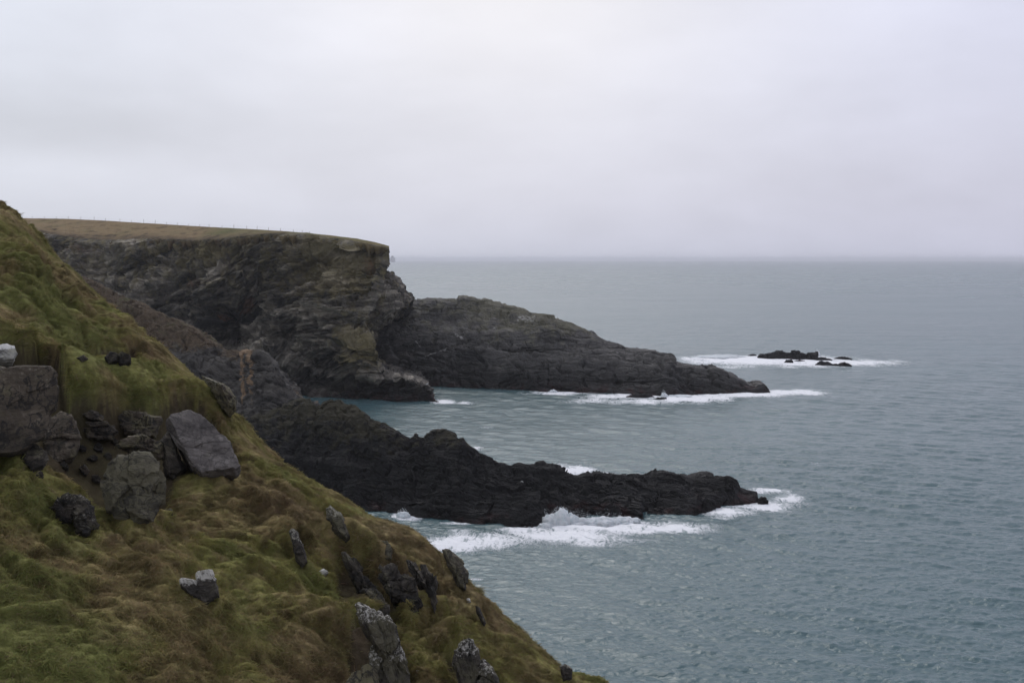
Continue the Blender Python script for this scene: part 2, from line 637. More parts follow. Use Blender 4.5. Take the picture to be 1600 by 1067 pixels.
    t.links.new(bs.outputs[0], o.inputs['Surface'])
    me = new_mesh('sea', V, grid_faces(len(pr), len(pc)), attrs=att)
    tag(link('sea', me, m_), 'grey teal choppy sea reaching to the horizon with white foam round the rocks', kind='structure')
    return m_


SEA_MAT = build_sea()

# ================================================================== ROCK COASTS
M_CLIFF = rock_material('cliff_rock', (0.018, 0.0165, 0.0145), (0.115, 0.103, 0.084), (0.35, 0.315, 0.255), 1.9,
                        (0.20, 0.165, 0.07), 0.55, wet=3.6, fine=0.6, bump=0.7, pale=(0.21, 0.10, 0.055), pale_amt=0.5)
M_HEAD = rock_material('headland_rock', (0.026, 0.025, 0.0245), (0.078, 0.074, 0.069), (0.18, 0.17, 0.155), 1.2,
                       (0.17, 0.16, 0.10), 0.5, wet=4.0, fine=0.5, bump=0.55, pale=(0.4, 0.39, 0.37), pale_amt=0.8)
M_SPUR = rock_material('spur_rock', (0.004, 0.004, 0.004), (0.010, 0.0095, 0.0092), (0.042, 0.039, 0.036), 0.95,
                       (0.085, 0.075, 0.04), 0.4, wet=1.5, fine=0.9, bump=0.75, pale=(0.5, 0.5, 0.48), pale_amt=0.6)
M_SKERRY = rock_material('skerry_rock', (0.008, 0.008, 0.008), (0.02, 0.019, 0.019), (0.05, 0.047, 0.045), 0.9,
                         (0.06, 0.055, 0.035), 0.3, wet=0.6, fine=0.8, bump=0.6)


def displace(G, n_sign, vec, dip, levels, lichf, warp=(6.0, 0.02), rough=(1.2, 0.12), seed=0.0, damp=None):
    n = gnormals(G) * n_sign
    P = G.reshape(-1, 3)
    d, st, rn = relief(P, vec, dip, levels, warp, rough, seed)
    if damp is not None:
        d = d * damp.ravel()
    Q = P + n.reshape(-1, 3) * d[:, None]
    return Q.reshape(G.shape), st, rn, lichf(P)


def build_cliff():
    rim = curve([(-200, 352), (20, 360), (60, 363), (120, 372), (160, 375), (200, 374), (250, 373), (300, 375), (345, 373), (380, 369),
                 (420, 365), (450, 364), (475, 366), (500, 369), (530, 373.5), (560, 378), (585, 382.5), (607, 387)])
    Yr = curve([(-200, 440), (20, 412), (120, 395), (300, 362), (450, 336), (540, 326), (608, 318)])
    Yb = curve([(-200, 420), (20, 380), (120, 365), (300, 345), (400, 334), (460, 321), (560, 311), (620, 306), (690, 305)])
    xs = curve([(380, 607), (386, 608), (392, 608.5), (399, 606), (408, 604), (418, 601), (435, 597), (460, 591), (480, 581), (500, 572), (513, 566),
                (520, 574), (528, 585), (537, 588), (545, 586), (552, 591), (565, 592), (578, 603), (586, 618), (592, 640), (598, 655), (602, 668),
                (606, 673), (615, 676), (622, 679), (628, 683), (660, 686)])
    nc, nr = 760, 430
    u = np.concatenate([np.linspace(-0.37, 0, 60, endpoint=False), np.linspace(0, 1, nc)])
    ex = np.linspace(0, 1, 60)[1:]
    tr = np.linspace(1, 0, nr)
    tr = np.concatenate([tr, [-0.015, -0.03]])
    U, T = np.meshgrid(u, tr)
    px0 = 20 + 588 * np.clip(U, -1, 1)
    pyr = rim(px0)
    yb = Yb(px0 + 70 * np.clip(U, 0, 1) ** 4)
    pyb = HOR + CAMH * F / yb
    py = pyb + (pyr - pyb) * T
    px = px0 + (xs(py) - 608) * np.clip(U, 0, 1) ** 5
    g = np.clip(T, 0, 1)
    Yd = yb + (Yr(px0) - yb) * g ** 1.3

    def blob(cx, cy, rx, ry, amt):
        return amt * np.exp(-((px - cx) / rx) ** 2 - ((py - cy) / ry) ** 2)
    # hollows (+) and buttresses (-)
    Yd += blob(376, 512, 30, 44, 24) + blob(415, 470, 22, 44, 13) + blob(385, 425, 22, 30, 5) + blob(300, 470, 26, 30, 5)
    Yd += blob(470, 590, 60, 22, 4) + blob(565, 512, 26, 12, 7) + blob(200, 430, 60, 20, 3) + blob(455, 520, 20, 20, 4)
    Yd -= blob(520, 440, 45, 45, 4) + blob(330, 420, 38, 30, 4.5) + blob(540, 545, 42, 18, 4) + blob(470, 395, 40, 22, 3) + blob(262, 440, 34, 34, 3)
    Yd -= 2.2 * sstep(0.93, 1.0, T) * sstep(0.35, 0.6, U)
    # the ledge at the foot on the right sticks out
    Yd += 0
    G = pt(px, py, Yd)
    # return wall round the right corner
    E = G[:, -1:, :]
    pe = px[:, -1:]
    Ye = Yd[:, -1:]
    pxr = pe - 46 * ex[None, :] ** 1.2
    Yr_ = Ye + 62 * ex[None, :]
    R = np.stack([(pxr - 800) / F * Yr_, Yr_, np.repeat(E[:, :, 2], len(ex), 1)], -1)
    G = np.concatenate([G, R], 1)
    U2 = np.concatenate([U, 1 + 0 * pxr], 1)
    damp = np.concatenate([T, np.repeat(T[:, -1:], len(ex), 1)], 1)
    damp = (1 - 0.9 * np.exp(-((1 - damp) / 0.045) ** 2)) * (1 - 0.5 * np.exp(-((U2 - 1) / 0.05) ** 2))
    Pf = G.reshape(-1, 3)

    def lichf(P):
        ppx, ppy = proj(P)
        return (1.0 * np.exp(-((ppx - 560) / 40) ** 2 - ((ppy - 540) / 42) ** 2) + 0.8 * np.exp(-((ppx - 520) / 50) ** 2 - ((ppy - 420) / 40) ** 2)
                + 0.5 * sstep(15, 40, P[:, 2]) + 0.45 * np.exp(-((ppx - 325) / 26) ** 2 - ((ppy - 390) / 18) ** 2))
    lv = [(6.0, 2.3, 22.0), (2.3, 1.35, 10.0), (0.9, 0.6, 4.5)]
    sgn = 1.0
    n = gnormals(G)
    if n[200, 300, 1] > 0:
        sgn = -1.0
    # the beds: gently rising to the right, folded
    Q, st, rn, li = displace(G, sgn, (-0.26, 0.30, 1.0), (1, 0.1, 0.2), lv, lichf, warp=(9.0, 0.014), rough=(3.0, 0.055), damp=damp)
    ppx, ppy = proj(Pf)
    pale = 0.9 * np.exp(-((ppx - 390) / 12) ** 2 - ((ppy - 475) / 14) ** 2) + 0.8 * np.exp(-((ppx - 345) / 8) ** 2 - ((ppy - 497) / 8) ** 2) + \
        0.6 * np.exp(-((ppx - 300) / 20) ** 2 - ((ppy - 445) / 12) ** 2) + 0.6 * np.exp(-((ppx - 575) / 16) ** 2 - ((ppy - 410) / 18) ** 2) + \
        0.5 * np.exp(-((ppx - 130) / 40) ** 2 - ((ppy - 395) / 10) ** 2)
    top_edge = Q[0].copy()
    # the shoulder buttress behind the corner
    c2 = curve([(545, 430), (585, 421), (590, 427), (600, 424), (608, 426), (614, 431), (618, 437), (621, 444), (624, 451), (628, 458), (631, 463), (635, 468), (640, 471)])
    b2 = curve([(545, 560), (575, 535), (590, 520), (605, 505), (625, 492), (640, 478), (646, 471)])
    p2 = np.linspace(545, 640, 150)
    t2 = np.linspace(0, 1, 130)
    A, B = np.meshgrid(p2, t2)
    Pz = c2(A) + (b2(A) - c2(A)) * B
    Yf = 337 + 8 * (1 - B) ** 2 + 9 * sstep(0.75, 1.0, B) + 12 * sstep(610, 646, A) ** 2
    front = pt(A, Pz, Yf)
    bb = np.linspace(0, 1, 40)
    backtop = np.stack([(A[:1] - 800) / F * Yf[:1] + 0 * bb[:, None], Yf[:1] + 40 * bb[::-1][:, None], front[:1, :, 2] - 4 * bb[::-1][:, None]], -1)
    und = np.stack([(A[-1:] - 800) / F * Yf[-1:] + 0 * bb[:, None], Yf[-1:] + 40 * bb[:, None], front[-1:, :, 2] - 3 * bb[:, None]], -1)
    G2 = np.concatenate([backtop[:-1], front, und[1:]], 0)
    n2 = gnormals(G2)
    s2 = -1.0 if n2[80, 70, 1] > 0 else 1.0
    Q2, st2, rn2, li2 = displace(G2, s2, (-0.26, 0.30, 1.0), (1, 0.1, 0.2), lv, lambda P: 0.35 + 0 * P[:, 0], warp=(9.0, 0.014), rough=(2.6, 0.075), seed=3.0, damp=0.45 * np.ones(G2.shape[:2]))
    V, q = join_grids([Q, Q2])
    at = rock_attrs(V, np.concatenate([st, st2]), np.concatenate([rn, rn2]), np.concatenate([li, li2]), np.concatenate([pale, 0 * rn2]))
    me = new_mesh('cliff', V, q, attrs=at, smooth=False)
    tag(link('cliff', me, M_CLIFF), 'tall dark sea cliff of folded rock beds below the fenced field', kind='structure')
    return top_edge, px[0], Yd[0], Q


CL_TOP, CL_PX, CL_Y, CLIFF = build_cliff()
SKYL = curve([(-200, 332), (20, 339.5), (33, 341), (100, 342), (150, 344), (200, 347), (250, 350), (300, 353), (350, 356), (400, 358.5), (440, 361), (480, 364.5),
              (520, 368.2), (560, 373.2), (585, 378.2), (600, 382), (608, 384.6)])
SKYW = curve([(-200, 60), (20, 55), (300, 40), (450, 26), (540, 14), (600, 4), (609, 1.5)])


def build_field():
    n = len(CL_PX)
    rim = CL_TOP[:n]
    rt = np.linspace(0, 1, 60)
    px = CL_PX[None, :]
    pyr = proj(rim)[1][None, :]
    Y0 = rim[None, :, 1] + 0.0
    W = SKYW(CL_PX)[None, :]
    sk = np.minimum(SKYL(CL_PX)[None, :], pyr - 0.2)
    T = rt[:, None]
    Y = Y0 + W * T
    py = pyr + (sk - pyr) * (0.35 * T + 0.65 * T ** 1.0)
    G = pt(px + 0 * T, py, Y)
    rag = fbm(np.stack([rim[:, 0] * 0.35, rim[:, 0] * 0 + 5, rim[:, 0] * 0], 1), 4)
    rag2 = np.clip(0.6 + 1.5 * rag, 0.0, 2.2) * sstep(608, 590, CL_PX)
    for r_, f_ in ((0, 1.0), (1, 0.5), (2, 0.2)):
        G[r_, :, 2] -= rag2 * 1.3 * f_
        G[r_, :, 1] -= rag2 * 0.9 * f_
    lip = G[:1].copy()
    lip[..., 1] += 1.2
    lip[..., 2] -= 1.5
    bt = np.linspace(0, 1, 20)[1:, None]
    last = G[-1:]
    yy = last[..., 1] + 90 * bt
    B = np.stack([last[..., 0] * yy / last[..., 1] - 30 * bt, yy, last[..., 2] - 14 * bt ** 1.5], -1)
    G = np.concatenate([lip, G, B], 0)
    P = G.reshape(-1, 3)
    hum = 0.35 * fbm(P * 0.18, 4) + 0.9 * fbm(P * 0.05, 2) * 0.4
    damp = np.concatenate([[0], sstep(0, .2, rt) * (1 - 0.8 * sstep(.8, 1., rt)), np.zeros(19) + .2])[:, None] + 0 * G[..., 0]
    G[..., 2] += (hum.reshape(damp.shape) * damp)
    P = G.reshape(-1, 3)
    ppx, _ = proj(P)
    a = fbm(P * 0.07, 4) * 0.5 + 0.5
    b = fbm(P * 0.25 + 9, 4) * 0.5 + 0.5
    gr = np.clip(0.65 * sstep(230, 400, ppx) + (a - 0.5) * 1.2, 0, 1)[:, None]
    straw = np.array([0.190, 0.138, 0.074])
    green = np.array([0.105, 0.105, 0.042])
    brown = np.array([0.060, 0.042, 0.025])
    c = straw * (1 - gr) + green * gr
    tt = np.concatenate([[0.0], rt, np.ones(19)])[:, None] + 0 * G[..., 0]
    k = (np.clip(sstep(0.55, 0.75, b) * 0.5 + sstep(0.5, 0.0, tt.ravel() - 0.5 * (b - 0.5)) * 0.75, 0, 1) * (1 - 0.4 * sstep(380, 460, ppx)))[:, None]
    c = c * (1 - k) + brown * k
    me = new_mesh('clifftop_field', P, grid_faces(*G.shape[:2]), attrs={'gcol': c})
    tag(link('clifftop_field', me, turf_material('clifftop_turf', 0.3)), 'brown and green rough pasture sloping along the cliff top', kind='structure')
    return G[60, :, :]


SKY_EDGE = build_field()


def build_headland():
    top = curve([(540, 478), (600, 472), (643, 467.5), (660, 466.5), (700, 467), (713, 466), (716, 462), (726, 461.5), (733, 464), (745, 467), (770, 472), (790, 478), (815, 483),
                 (830, 487), (850, 488.5), (866, 490.5), (870, 496), (885, 501), (900, 508), (920, 517), (940, 527), (960, 535), (971, 541), (975, 546),
                 (990, 547), (1010, 548), (1030, 549), (1048, 551), (1053, 557), (1056, 566), (1068, 571), (1085, 574), (1100, 577), (1108, 581), (1113, 577), (1120, 578),
                 (1130, 583), (1142, 588), (1152, 592), (1165, 597), (1172, 603), (1180, 605), (1186, 600), (1193, 599), (1200, 604), (1204, 609), (1206, 613)])
    Yt = curve([(540, 380), (640, 374), (715, 374), (868, 360), (975, 348), (1050, 337), (1130, 330), (1206, 327)])
    Yb = curve([(540, 348), (600, 346), (680, 340), (760, 336), (860, 328.5), (940, 325), (1000, 320), (1040, 316.5), (1070, 320), (1100, 323), (1160, 326), (1206, 326.5)])
    pxs = np.linspace(540, 1206, 900)
    nr = 270
    tr = np.concatenate([np.linspace(1, 0, nr), [-0.03, -0.08]])
    A, T = np.meshgrid(pxs, tr)
    yb = Yb(A)
    pb = HOR + CAMH * F / yb
    ptp = np.minimum(top(A), pb - 1)
    py = pb + (ptp - pb) * T
    g = np.clip(T, 0, 1)
    Yd = yb + (Yt(A) - yb) * (0.30 * g + 0.70 * g ** 2.4)
    Yd += 6 * np.exp(-((A - 560) / 35) ** 2 - ((py - 560) / 40) ** 2)
    Yd += 3.0 * np.exp(-((A - 830) / 40) ** 2 - ((py - 552) / 6) ** 2) + 2.0 * np.exp(-((A - 1000) / 50) ** 2 - ((py - 600) / 8) ** 2)
    G = pt(A, py, Yd)
    bt = np.linspace(1, 0, 50)[:-1, None]
    last = G[:1]
    B = np.stack([last[..., 0] + 0 * bt, last[..., 1] + 46 * bt, last[..., 2] * (1 - bt ** 1.4) - 2.5 * bt], -1)
    G = np.concatenate([B, G], 0)
    n = gnormals(G)
    s = -1.0 if n[200, 400, 1] > 0 else 1.0
    tipdamp = (0.5 + 0.5 * sstep(1206, 1080, np.concatenate([A[:1] + 0 * bt, A], 0))) * (1 - 0.55 * np.exp(-((np.concatenate([1 + bt + 0 * A[:1], T], 0) - 1) / 0.06) ** 2))

    def lichf(P):
        return 0.9 * sstep(8, 24, P[:, 2]) * (0.45 + 0.6 * np.exp(-((proj(P)[0] - 850) / 120) ** 2))
    lv = [(4.2, 0.85, 34.0), (1.6, 0.5, 18.0), (0.65, 0.26, 9.0)]
    Q, st, rn, li = displace(G, s, (0.18, 0.75, 1.0), (1, 0.0, -0.2), lv, lichf, warp=(5.0, 0.012), rough=(1.6, 0.07), seed=8.0, damp=tipdamp)
    ppx, ppy = proj(G.reshape(-1, 3))

    def seg(x0, y0, x1, y1, wd):
        tx = np.clip(((ppx - x0) * (x1 - x0) + (ppy - y0) * (y1 - y0)) / ((x1 - x0) ** 2 + (y1 - y0) ** 2), 0, 1)
        return np.exp(-((ppx - x0 - tx * (x1 - x0)) ** 2 + (ppy - y0 - tx * (y1 - y0)) ** 2) / wd ** 2)
    pale = 0.62 * seg(662, 557, 690, 549, 1.3) + 0.6 * seg(690, 549, 703, 544, 1.2) + 0.6 * seg(650, 537, 658, 543, 1.3) + 0.55 * seg(712, 522, 722, 530, 4) + 0.5 * seg(770, 512, 780, 516, 3) + 0.5 * seg(808, 498, 835, 500, 5)
    me = new_mesh('headland', Q, grid_faces(*G.shape[:2]), attrs=rock_attrs(Q, st, rn, li, pale), smooth=False)
    tag(link('headland', me, M_HEAD), 'long grey rock headland sloping down to the sea beyond the cliff', kind='structure')


build_headland()


def build_spur():
    top = curve([(340, 670), (380, 655), (420, 640), (455, 627), (472, 623), (486, 621), (490, 632), (497, 633), (503, 626), (515, 622), (528, 624), (545, 629), (556, 633), (562, 639),
                 (570, 648), (577, 654), (590, 657), (601, 661), (612, 667), (626, 675), (634, 681), (641, 684), (647, 678), (651, 676), (655, 682), (661, 684), (668, 675), (680, 672),
                 (695, 672.5), (705, 672), (714, 675), (718, 680), (724, 680), (729, 688), (736, 696), (746, 705), (758, 712), (770, 718), (785, 723), (800, 727), (812, 723), (830, 725),
                 (850, 730), (865, 732), (880, 737), (893, 743), (903, 747), (912, 745), (918, 742), (935, 740), (960, 739), (1000, 738.5), (1040, 739.5), (1060, 742), (1073, 745),
                 (1083, 748), (1095, 744.5), (1112, 742), (1120, 744), (1128, 745), (1139, 743), (1146, 747), (1150, 755), (1155, 762), (1163, 764), (1176, 767), (1183, 768), (1185, 777), (1187, 786)])
    Yt = curve([(340, 206), (455, 206), (530, 201), (600, 192), (690, 188), (760, 184), (850, 184), (905, 182), (1000, 182), (1100, 184), (1187, 180)])
    pbc = curve([(340, 770), (455, 775), (560, 795), (640, 804), (700, 814), (760, 820), (800, 823), (830, 825.5), (846, 823), (853, 815), (860, 804), (875, 803), (890, 806), (905, 809),
                 (918, 804), (935, 802), (960, 806), (985, 808), (1001, 809), (1006, 801), (1030, 803), (1060, 806), (1085, 806), (1096, 800), (1130, 793), (1170, 787), (1187, 785)])
    pxs = np.linspace(340, 1187, 1000)
    nr = 330
    tr = np.concatenate([np.linspace(1, 0, nr), [-0.03, -0.08]])
    A, T = np.meshgrid(pxs, tr)
    pb = pbc(A)
    yb = seaY(pb)
    ptp = np.minimum(top(A), pb - 1)
    py = pb + (ptp - pb) * T
    g = np.clip(T, 0, 1)
    Yd = yb + (Yt(A) - yb) * (0.35 * g + 0.65 * g ** 1.7)
    G = pt(A, py, Yd)
    bt = np.linspace(1, 0, 50)[:-1, None]
    last = G[:1]
    B = np.stack([last[..., 0] + 0 * bt, last[..., 1] + 16 * bt, last[..., 2] * (1 - bt ** 1.3) - 2.0 * bt], -1)
    G = np.concatenate([B, G], 0)
    TT = np.concatenate([1 + bt + 0 * A[:1], T], 0)
    n = gnormals(G)
    s = -1.0 if n[200, 400, 1] > 0 else 1.0
    damp = (0.3 + 0.7 * sstep(1187, 1120, np.concatenate([A[:1] + 0 * bt, A], 0))) * (1 - 0.5 * np.exp(-((TT - 1) / 0.06) ** 2))

    def lichf(P):
        return 0.7 * sstep(4, 12, P[:, 2]) + 0.8 * np.exp(-((proj(P)[0] - 535) / 40) ** 2 - ((proj(P)[1] - 635) / 14) ** 2)
    lv = [(2.6, 0.55, 16.0), (1.0, 0.34, 8.0), (0.4, 0.15, 3.6)]
    Q, st, rn, li = displace(G, s, (0.45, 0.85, 1.0), (1, 0.0, -0.42), lv, lichf, warp=(2.5, 0.02), rough=(0.8, 0.14), seed=21.0, damp=damp)
    ppx, ppy = proj(G.reshape(-1, 3))
    pale = 0.75 * np.exp(-((ppx - 817) / 7) ** 2 - ((ppy - 750) / 1.2) ** 2)
    me = new_mesh('rock_spur', Q, grid_faces(*G.shape[:2]), attrs=rock_attrs(Q, st, rn, li, pale), smooth=False)
    tag(link('rock_spur', me, M_SPUR), 'near low spur of jagged black rock running out into the surf', kind='structure')
    return Q


SPUR = build_spur()


def build_midslope():
    top = curve([(-200, 380), (60, 420), (100, 427), (130, 434), (150, 441), (175, 453), (200, 464), (225, 477), (250, 488), (270, 499), (290, 509), (310, 520), (330, 532), (345, 540),
                 (355, 545), (372, 549), (390, 548), (405, 549), (415, 551), (422, 556), (427, 563), (431, 572), (438, 585), (446, 600), (453, 612), (458, 622), (462, 634)])
    Yt = curve([(-200, 300), (100, 264), (375, 236), (462, 222)])
    Ybc = curve([(-200, 230), (100, 214), (300, 208), (462, 205)])
    pbc = curve([(-200, 600), (100, 640), (300, 690), (462, 735)])
    pxs = np.linspace(-200, 462, 620)
    tr = np.concatenate([np.linspace(1, 0, 280), [-0.1, -0.3]])
    A, T = np.meshgrid(pxs, tr)
    pb = pbc(A)
    py = pb + (top(A) - pb) * T
    g = np.clip(T, 0, 1)
    Yd = Ybc(A) + (Yt(A) - Ybc(A)) * (0.5 * g + 0.5 * g ** 1.6)
    # gully of bare orange earth
    gul = np.exp(-((A - 385) / 9) ** 2) * sstep(655, 600, py)
    Yd += 1.6 * gul
    Yd += 3.0 * np.exp(-((A - 345) / 30) ** 2 - ((py - 600) / 22) ** 2)
    G = pt(A, py, Yd)
    bt = np.linspace(1, 0, 50)[:-1, None]
    last = G[:1]
    B = np.stack([last[..., 0] + 2 * bt, last[..., 1] + 34 * bt, last[..., 2] - (last[..., 2] + 2) * bt ** 1.3], -1)
    G = np.concatenate([B, G], 0)
    ex = np.linspace(0, 1, 30)[1:][None, :]
    E = G[:, -1:]
    R = np.stack([E[..., 0] - 1.0 * ex, E[..., 1] + 26 * ex, E[..., 2] - 3 * ex], -1)
    G = np.concatenate([G, R], 1)
    n = gnormals(G)
    s = -1.0 if n[200, 300, 1] > 0 else 1.0
    lv = [(3.0, 0.55, 14.0), (1.2, 0.32, 6.0), (0.45, 0.15, 3.0)]
    damp = (1 - 0.5 * np.exp(-((np.concatenate([1 + bt, T[:, :1]], 0) - 1) / 0.05) ** 2)) + 0 * G[..., 0]
    Q, st, rn, li = displace(G, s, (0.40, 0.7, 1.0), (1, 0.0, -0.4), lv, lambda P: 0.3 + 0 * P[:, 0], warp=(2.5, 0.02), rough=(1.4, 0.11), seed=33.0, damp=damp)
    ppx, ppy = proj(G.reshape(-1, 3))
    P = G.reshape(-1, 3)
    tp = top(ppx)
    a = fbm(P * 0.09, 5) * 0.5
    turf = np.clip(sstep(95, 10, (ppy - tp) + 60 * a + 0.32 * np.maximum(ppx - 250, 0)) , 0, 1)
    ear = np.maximum(np.exp(-((ppx - 378 - 3 * a) / 3.2) ** 2), np.exp(-((ppx - 393 + 3 * a) / 3.0) ** 2)) + 0.45 * np.exp(-((ppx - 385) / 9) ** 2) + np.exp(-((ppx - 385) / 11) ** 2 - ((ppy - 551) / 5) ** 2)
    ear = np.clip(ear * sstep(655, 590, ppy) * sstep(540, 549, ppy) * (0.75 + 1.0 * fbm(P * 0.7, 3)), 0, 1)
    m, t = mat_new('inlet_slope_rock_and_turf')
    k = NT(t)
    Pn = k.pos().outputs['Position']
    st_ = k.attr('strat').outputs['Vector']
    c1 = k.noise(Pn, 0.25, 7.0, 0.65)
    c2 = k.noise(k.scalev(st_, (1.0, 0.1, 0.1)), 1.0, 5.0, 0.6)
    c3 = k.noise(Pn, 1.6, 6.0, 0.7)
    v = k.math('ADD', k.math('ADD', k.math('MULTIPLY', c1, 0.8), k.math('MULTIPLY', c2, 0.8)), k.math('MULTIPLY', k.attr('rnd').outputs['Fac'], 0.3))
    rock = k.mix(k.mapr(v, 0.6, 1.3), (0.014, 0.0135, 0.013), (0.115, 0.106, 0.094))
    turfc = k.mix(k.mapr(c3, 0.3, 0.7), (0.050, 0.036, 0.024), (0.105, 0.076, 0.046))
    turfc = k.mix(k.mapr(c1, 0.52, 0.7), turfc, (0.07, 0.066, 0.028))
    tf = k.mapr(k.math('ADD', k.attr('turf').outputs['Fac'], k.math('MULTIPLY', k.math('SUBTRACT', c3, 0.5), 1.1)), 0.35, 0.65)
    col = k.mix(k.math('MULTIPLY', tf, 0.9), rock, turfc)
    col = k.mix(k.mapr(k.math('ADD', k.attr('earth').outputs['Fac'], k.math('MULTIPLY', k.math('SUBTRACT', c3, 0.5), 0.9)), 0.35, 0.8), col, (0.19, 0.132, 0.082))
    bs = k.n('ShaderNodeBsdfPrincipled')
    k.put(bs.inputs['Base Color'], col)
    bs.inputs['Roughness'].default_value = 0.92
    bs.inputs['Specular IOR Level'].default_value = 0.2
    bp = k.n('ShaderNodeBump')
    bp.inputs['Strength'].default_value = 0.7
    bp.inputs['Distance'].default_value = 0.5
    k.put(bp.inputs['Height'], k.math('ADD', c3, k.math('MULTIPLY', c2, 0.5)))
    t.links.new(bp.outputs[0], bs.inputs['Normal'])
    o = k.n('ShaderNodeOutputMaterial')
    t.links.new(bs.outputs[0], o.inputs['Surface'])
    at = {'strat': st, 'rnd': rn, 'turf': turf, 'earth': ear}
    me = new_mesh('inlet_slope', Q, grid_faces(*G.shape[:2]), attrs=at, smooth=False)
    tag(link('inlet_slope', me, m), 'brown turf and rock slope dropping into the inlet below the cliff', kind='structure')


build_midslope()


# ================================================================== FENCE ON THE SKYLINE
def build_fence():
    PX = [31, 50, 69.5, 88, 107, 126, 147, 165, 187, 205.5, 224.5, 242, 260, 277, 294.5, 312, 327, 346.5, 365.5, 385.5, 402, 419.5, 438, 458, 472, 484]
    HT = [3.2, 3.6, 3.4, 3.5, 4.2, 4.4, 6, 4.0, 4.6, 3.4, 6.2, 6.0, 3.8, 3.6, 2.8, 3.2, 4.6, 3.2, 6.4, 4.8, 5.6, 4.8, 4.2, 3.6, 4.0, 3.0]
    root = bpy.data.objects.new('fence', None)
    COL.objects.link(root)
    tag(root, 'thin post and wire fence along the skyline of the cliff top field', 'fence')
    ex, ey = proj(SKY_EDGE)
    mw = plain_material('weathered_post_wood', (0.24, 0.225, 0.21), 0.85, 0.3, 5.0)
    mm = plain_material('wire_steel', (0.22, 0.22, 0.22), 0.5, 0.1, 5.0)
    tops = []
    first = None
    for i, (x, h) in enumerate(zip(PX, HT)):
        j = int(np.argmin(np.abs(ex - x)))
        b = SKY_EDGE[j]
        hh = h / F * b[1]
        r = 0.06
        V, Q = [], []
        n = 7
        lean = _rng.normal() * 0.03
        for (z, rr) in ((-0.5, r * 1.05), (hh * 0.5, r), (hh * 0.93, r * 0.95), (hh, r * 0.4)):
            for a in range(n):
                V.append((rr * math.cos(a * 2 * math.pi / n) + lean * z, rr * math.sin(a * 2 * math.pi / n), z))
        for l in range(3):
            for a in range(n):
                Q.append((l * n + a, l * n + (a + 1) % n, (l + 1) * n + (a + 1) % n, (l + 1) * n + a))
        me = new_mesh('post', np.array(V), np.array(Q))
        o = link('post', me, mw, root)
        o.location = b
        tops.append(b + np.array([0, -0.08, hh]))
        if first is None:
            first = b
    for fr in (0.25, 0.58, 0.9):
        V, Q = [], []
        for i, tp in enumerate(tops):
            hh = HT[i] / F * tp[1]
            c = tp - np.array([0, 0, hh * (1 - fr) if i else hh * (1 - fr)])
            c[2] = tp[2] - hh + 1.0 * fr
            for a in range(4):
                V.append(c + 0.006 * np.array([0, math.cos(a * math.pi / 2), math.sin(a * math.pi / 2)]))
        for i in range(len(tops) - 1):
            for a in range(4):
                Q.append((i * 4 + a, i * 4 + (a + 1) % 4, i * 4 + 4 + (a + 1) % 4, i * 4 + 4 + a))
        link('wire', new_mesh('wire', np.array(V), np.array(Q)), mm, root)


build_fence()

# ================================================================== THE GRASS HILLSIDE IN FRONT
CREST_PX = [(-160, 215), (-60, 270), (0, 318), (20, 333), (60, 372), (100, 411), (150, 455), (200, 498), (240, 535), (270, 560), (330, 612), (375, 655), (400, 688), (430, 708),
            (460, 725), (500, 746), (530, 765), (575, 788), (620, 807), (650, 827), (680, 850), (705, 874), (730, 906), (760, 931), (790, 950), (820, 978), (850, 1012), (868, 1024),
            (890, 1034), (920, 1043), (950, 1053), (1010, 1080), (1100, 1150)]


def plane_d(px, py):
    tx, tz = (px - 800.0) / F, -(py - HOR) / F
    return 14.7 / (-tz - 0.5 * tx + 0.04)


_cp = np.array([(lambda d: ((x - 800) / F * d, d))(plane_d(x, y)) for x, y in CREST_PX])
# carry the crest on past both ends
_cp = np.concatenate([[_cp[0] + (_cp[0] - _cp[2]) * 2.0], _cp, [_cp[-1] + (_cp[-1] - _cp[-3]) * 6.0]])


def crest_dist(x, y):
    P = np.stack([x, y], -1)
    best = np.full(len(x), 1e9)
    sg = np.zeros(len(x))
    for i in range(len(_cp) - 1):
        a, b = _cp[i], _cp[i + 1]
        ab = b - a
        t = np.clip(((P - a) @ ab) / (ab @ ab), 0, 1)
        q = P - a - t[:, None] * ab
        d = np.hypot(q[:, 0], q[:, 1])
        s = ab[0] * (P[:, 1] - a[1]) - ab[1] * (P[:, 0] - a[0])
        m = d < best - 1e-6
        best = np.where(m, d, best)
        sg = np.where(m, np.sign(s), sg)
    return best * sg     # positive = beyond the crest (towards the sea)


def plan(px, py):
    d = plane_d(px, py)
    return (px - 800) / F * d, d


# the rocks set in the hillside: outline as seen from the path, then how each looks
ROCKS = []


def rk(*a, **k):
    ROCKS.append((a, k))


rk('boulder', [(-75, 600), (-60, 578), (-20, 572), (30, 573), (78, 575), (88, 584), (94, 610), (90, 640), (70, 668), (20, 694), (-60, 694)],
          'huge square grey block with black lichen scrawls on its flat face, under the grass bank', 'boulder', mat='M_ROCK', lean=0.22, thick=0.5, facets=2, sub=6, rough=0.02, beds=0.012, crack=0.02, lich=0.2, pale=0.25, seed=1, out=0.0, edge=8, back=1.0)
rk('stone_slab', [(-40, 540), (10, 537), (22, 541), (28, 554), (22, 561), (-40, 565)],
          'pale lichen topped slab lying above the huge square block', 'rock', mat='M_PALE', lean=0.5, thick=0.5, rough=0.03, beds=0.03, pale=0.8, seed=2, out=0.3, back=1.5)
rk('rock', [(66, 690), (72, 655), (96, 640), (112, 648), (128, 690), (118, 702), (84, 712)],
          'dull grey wedge of rock leaning below the huge square block', 'rock', mat='M_ROCK', lean=0.5, thick=0.5, rough=0.05, seed=3, out=0.05)
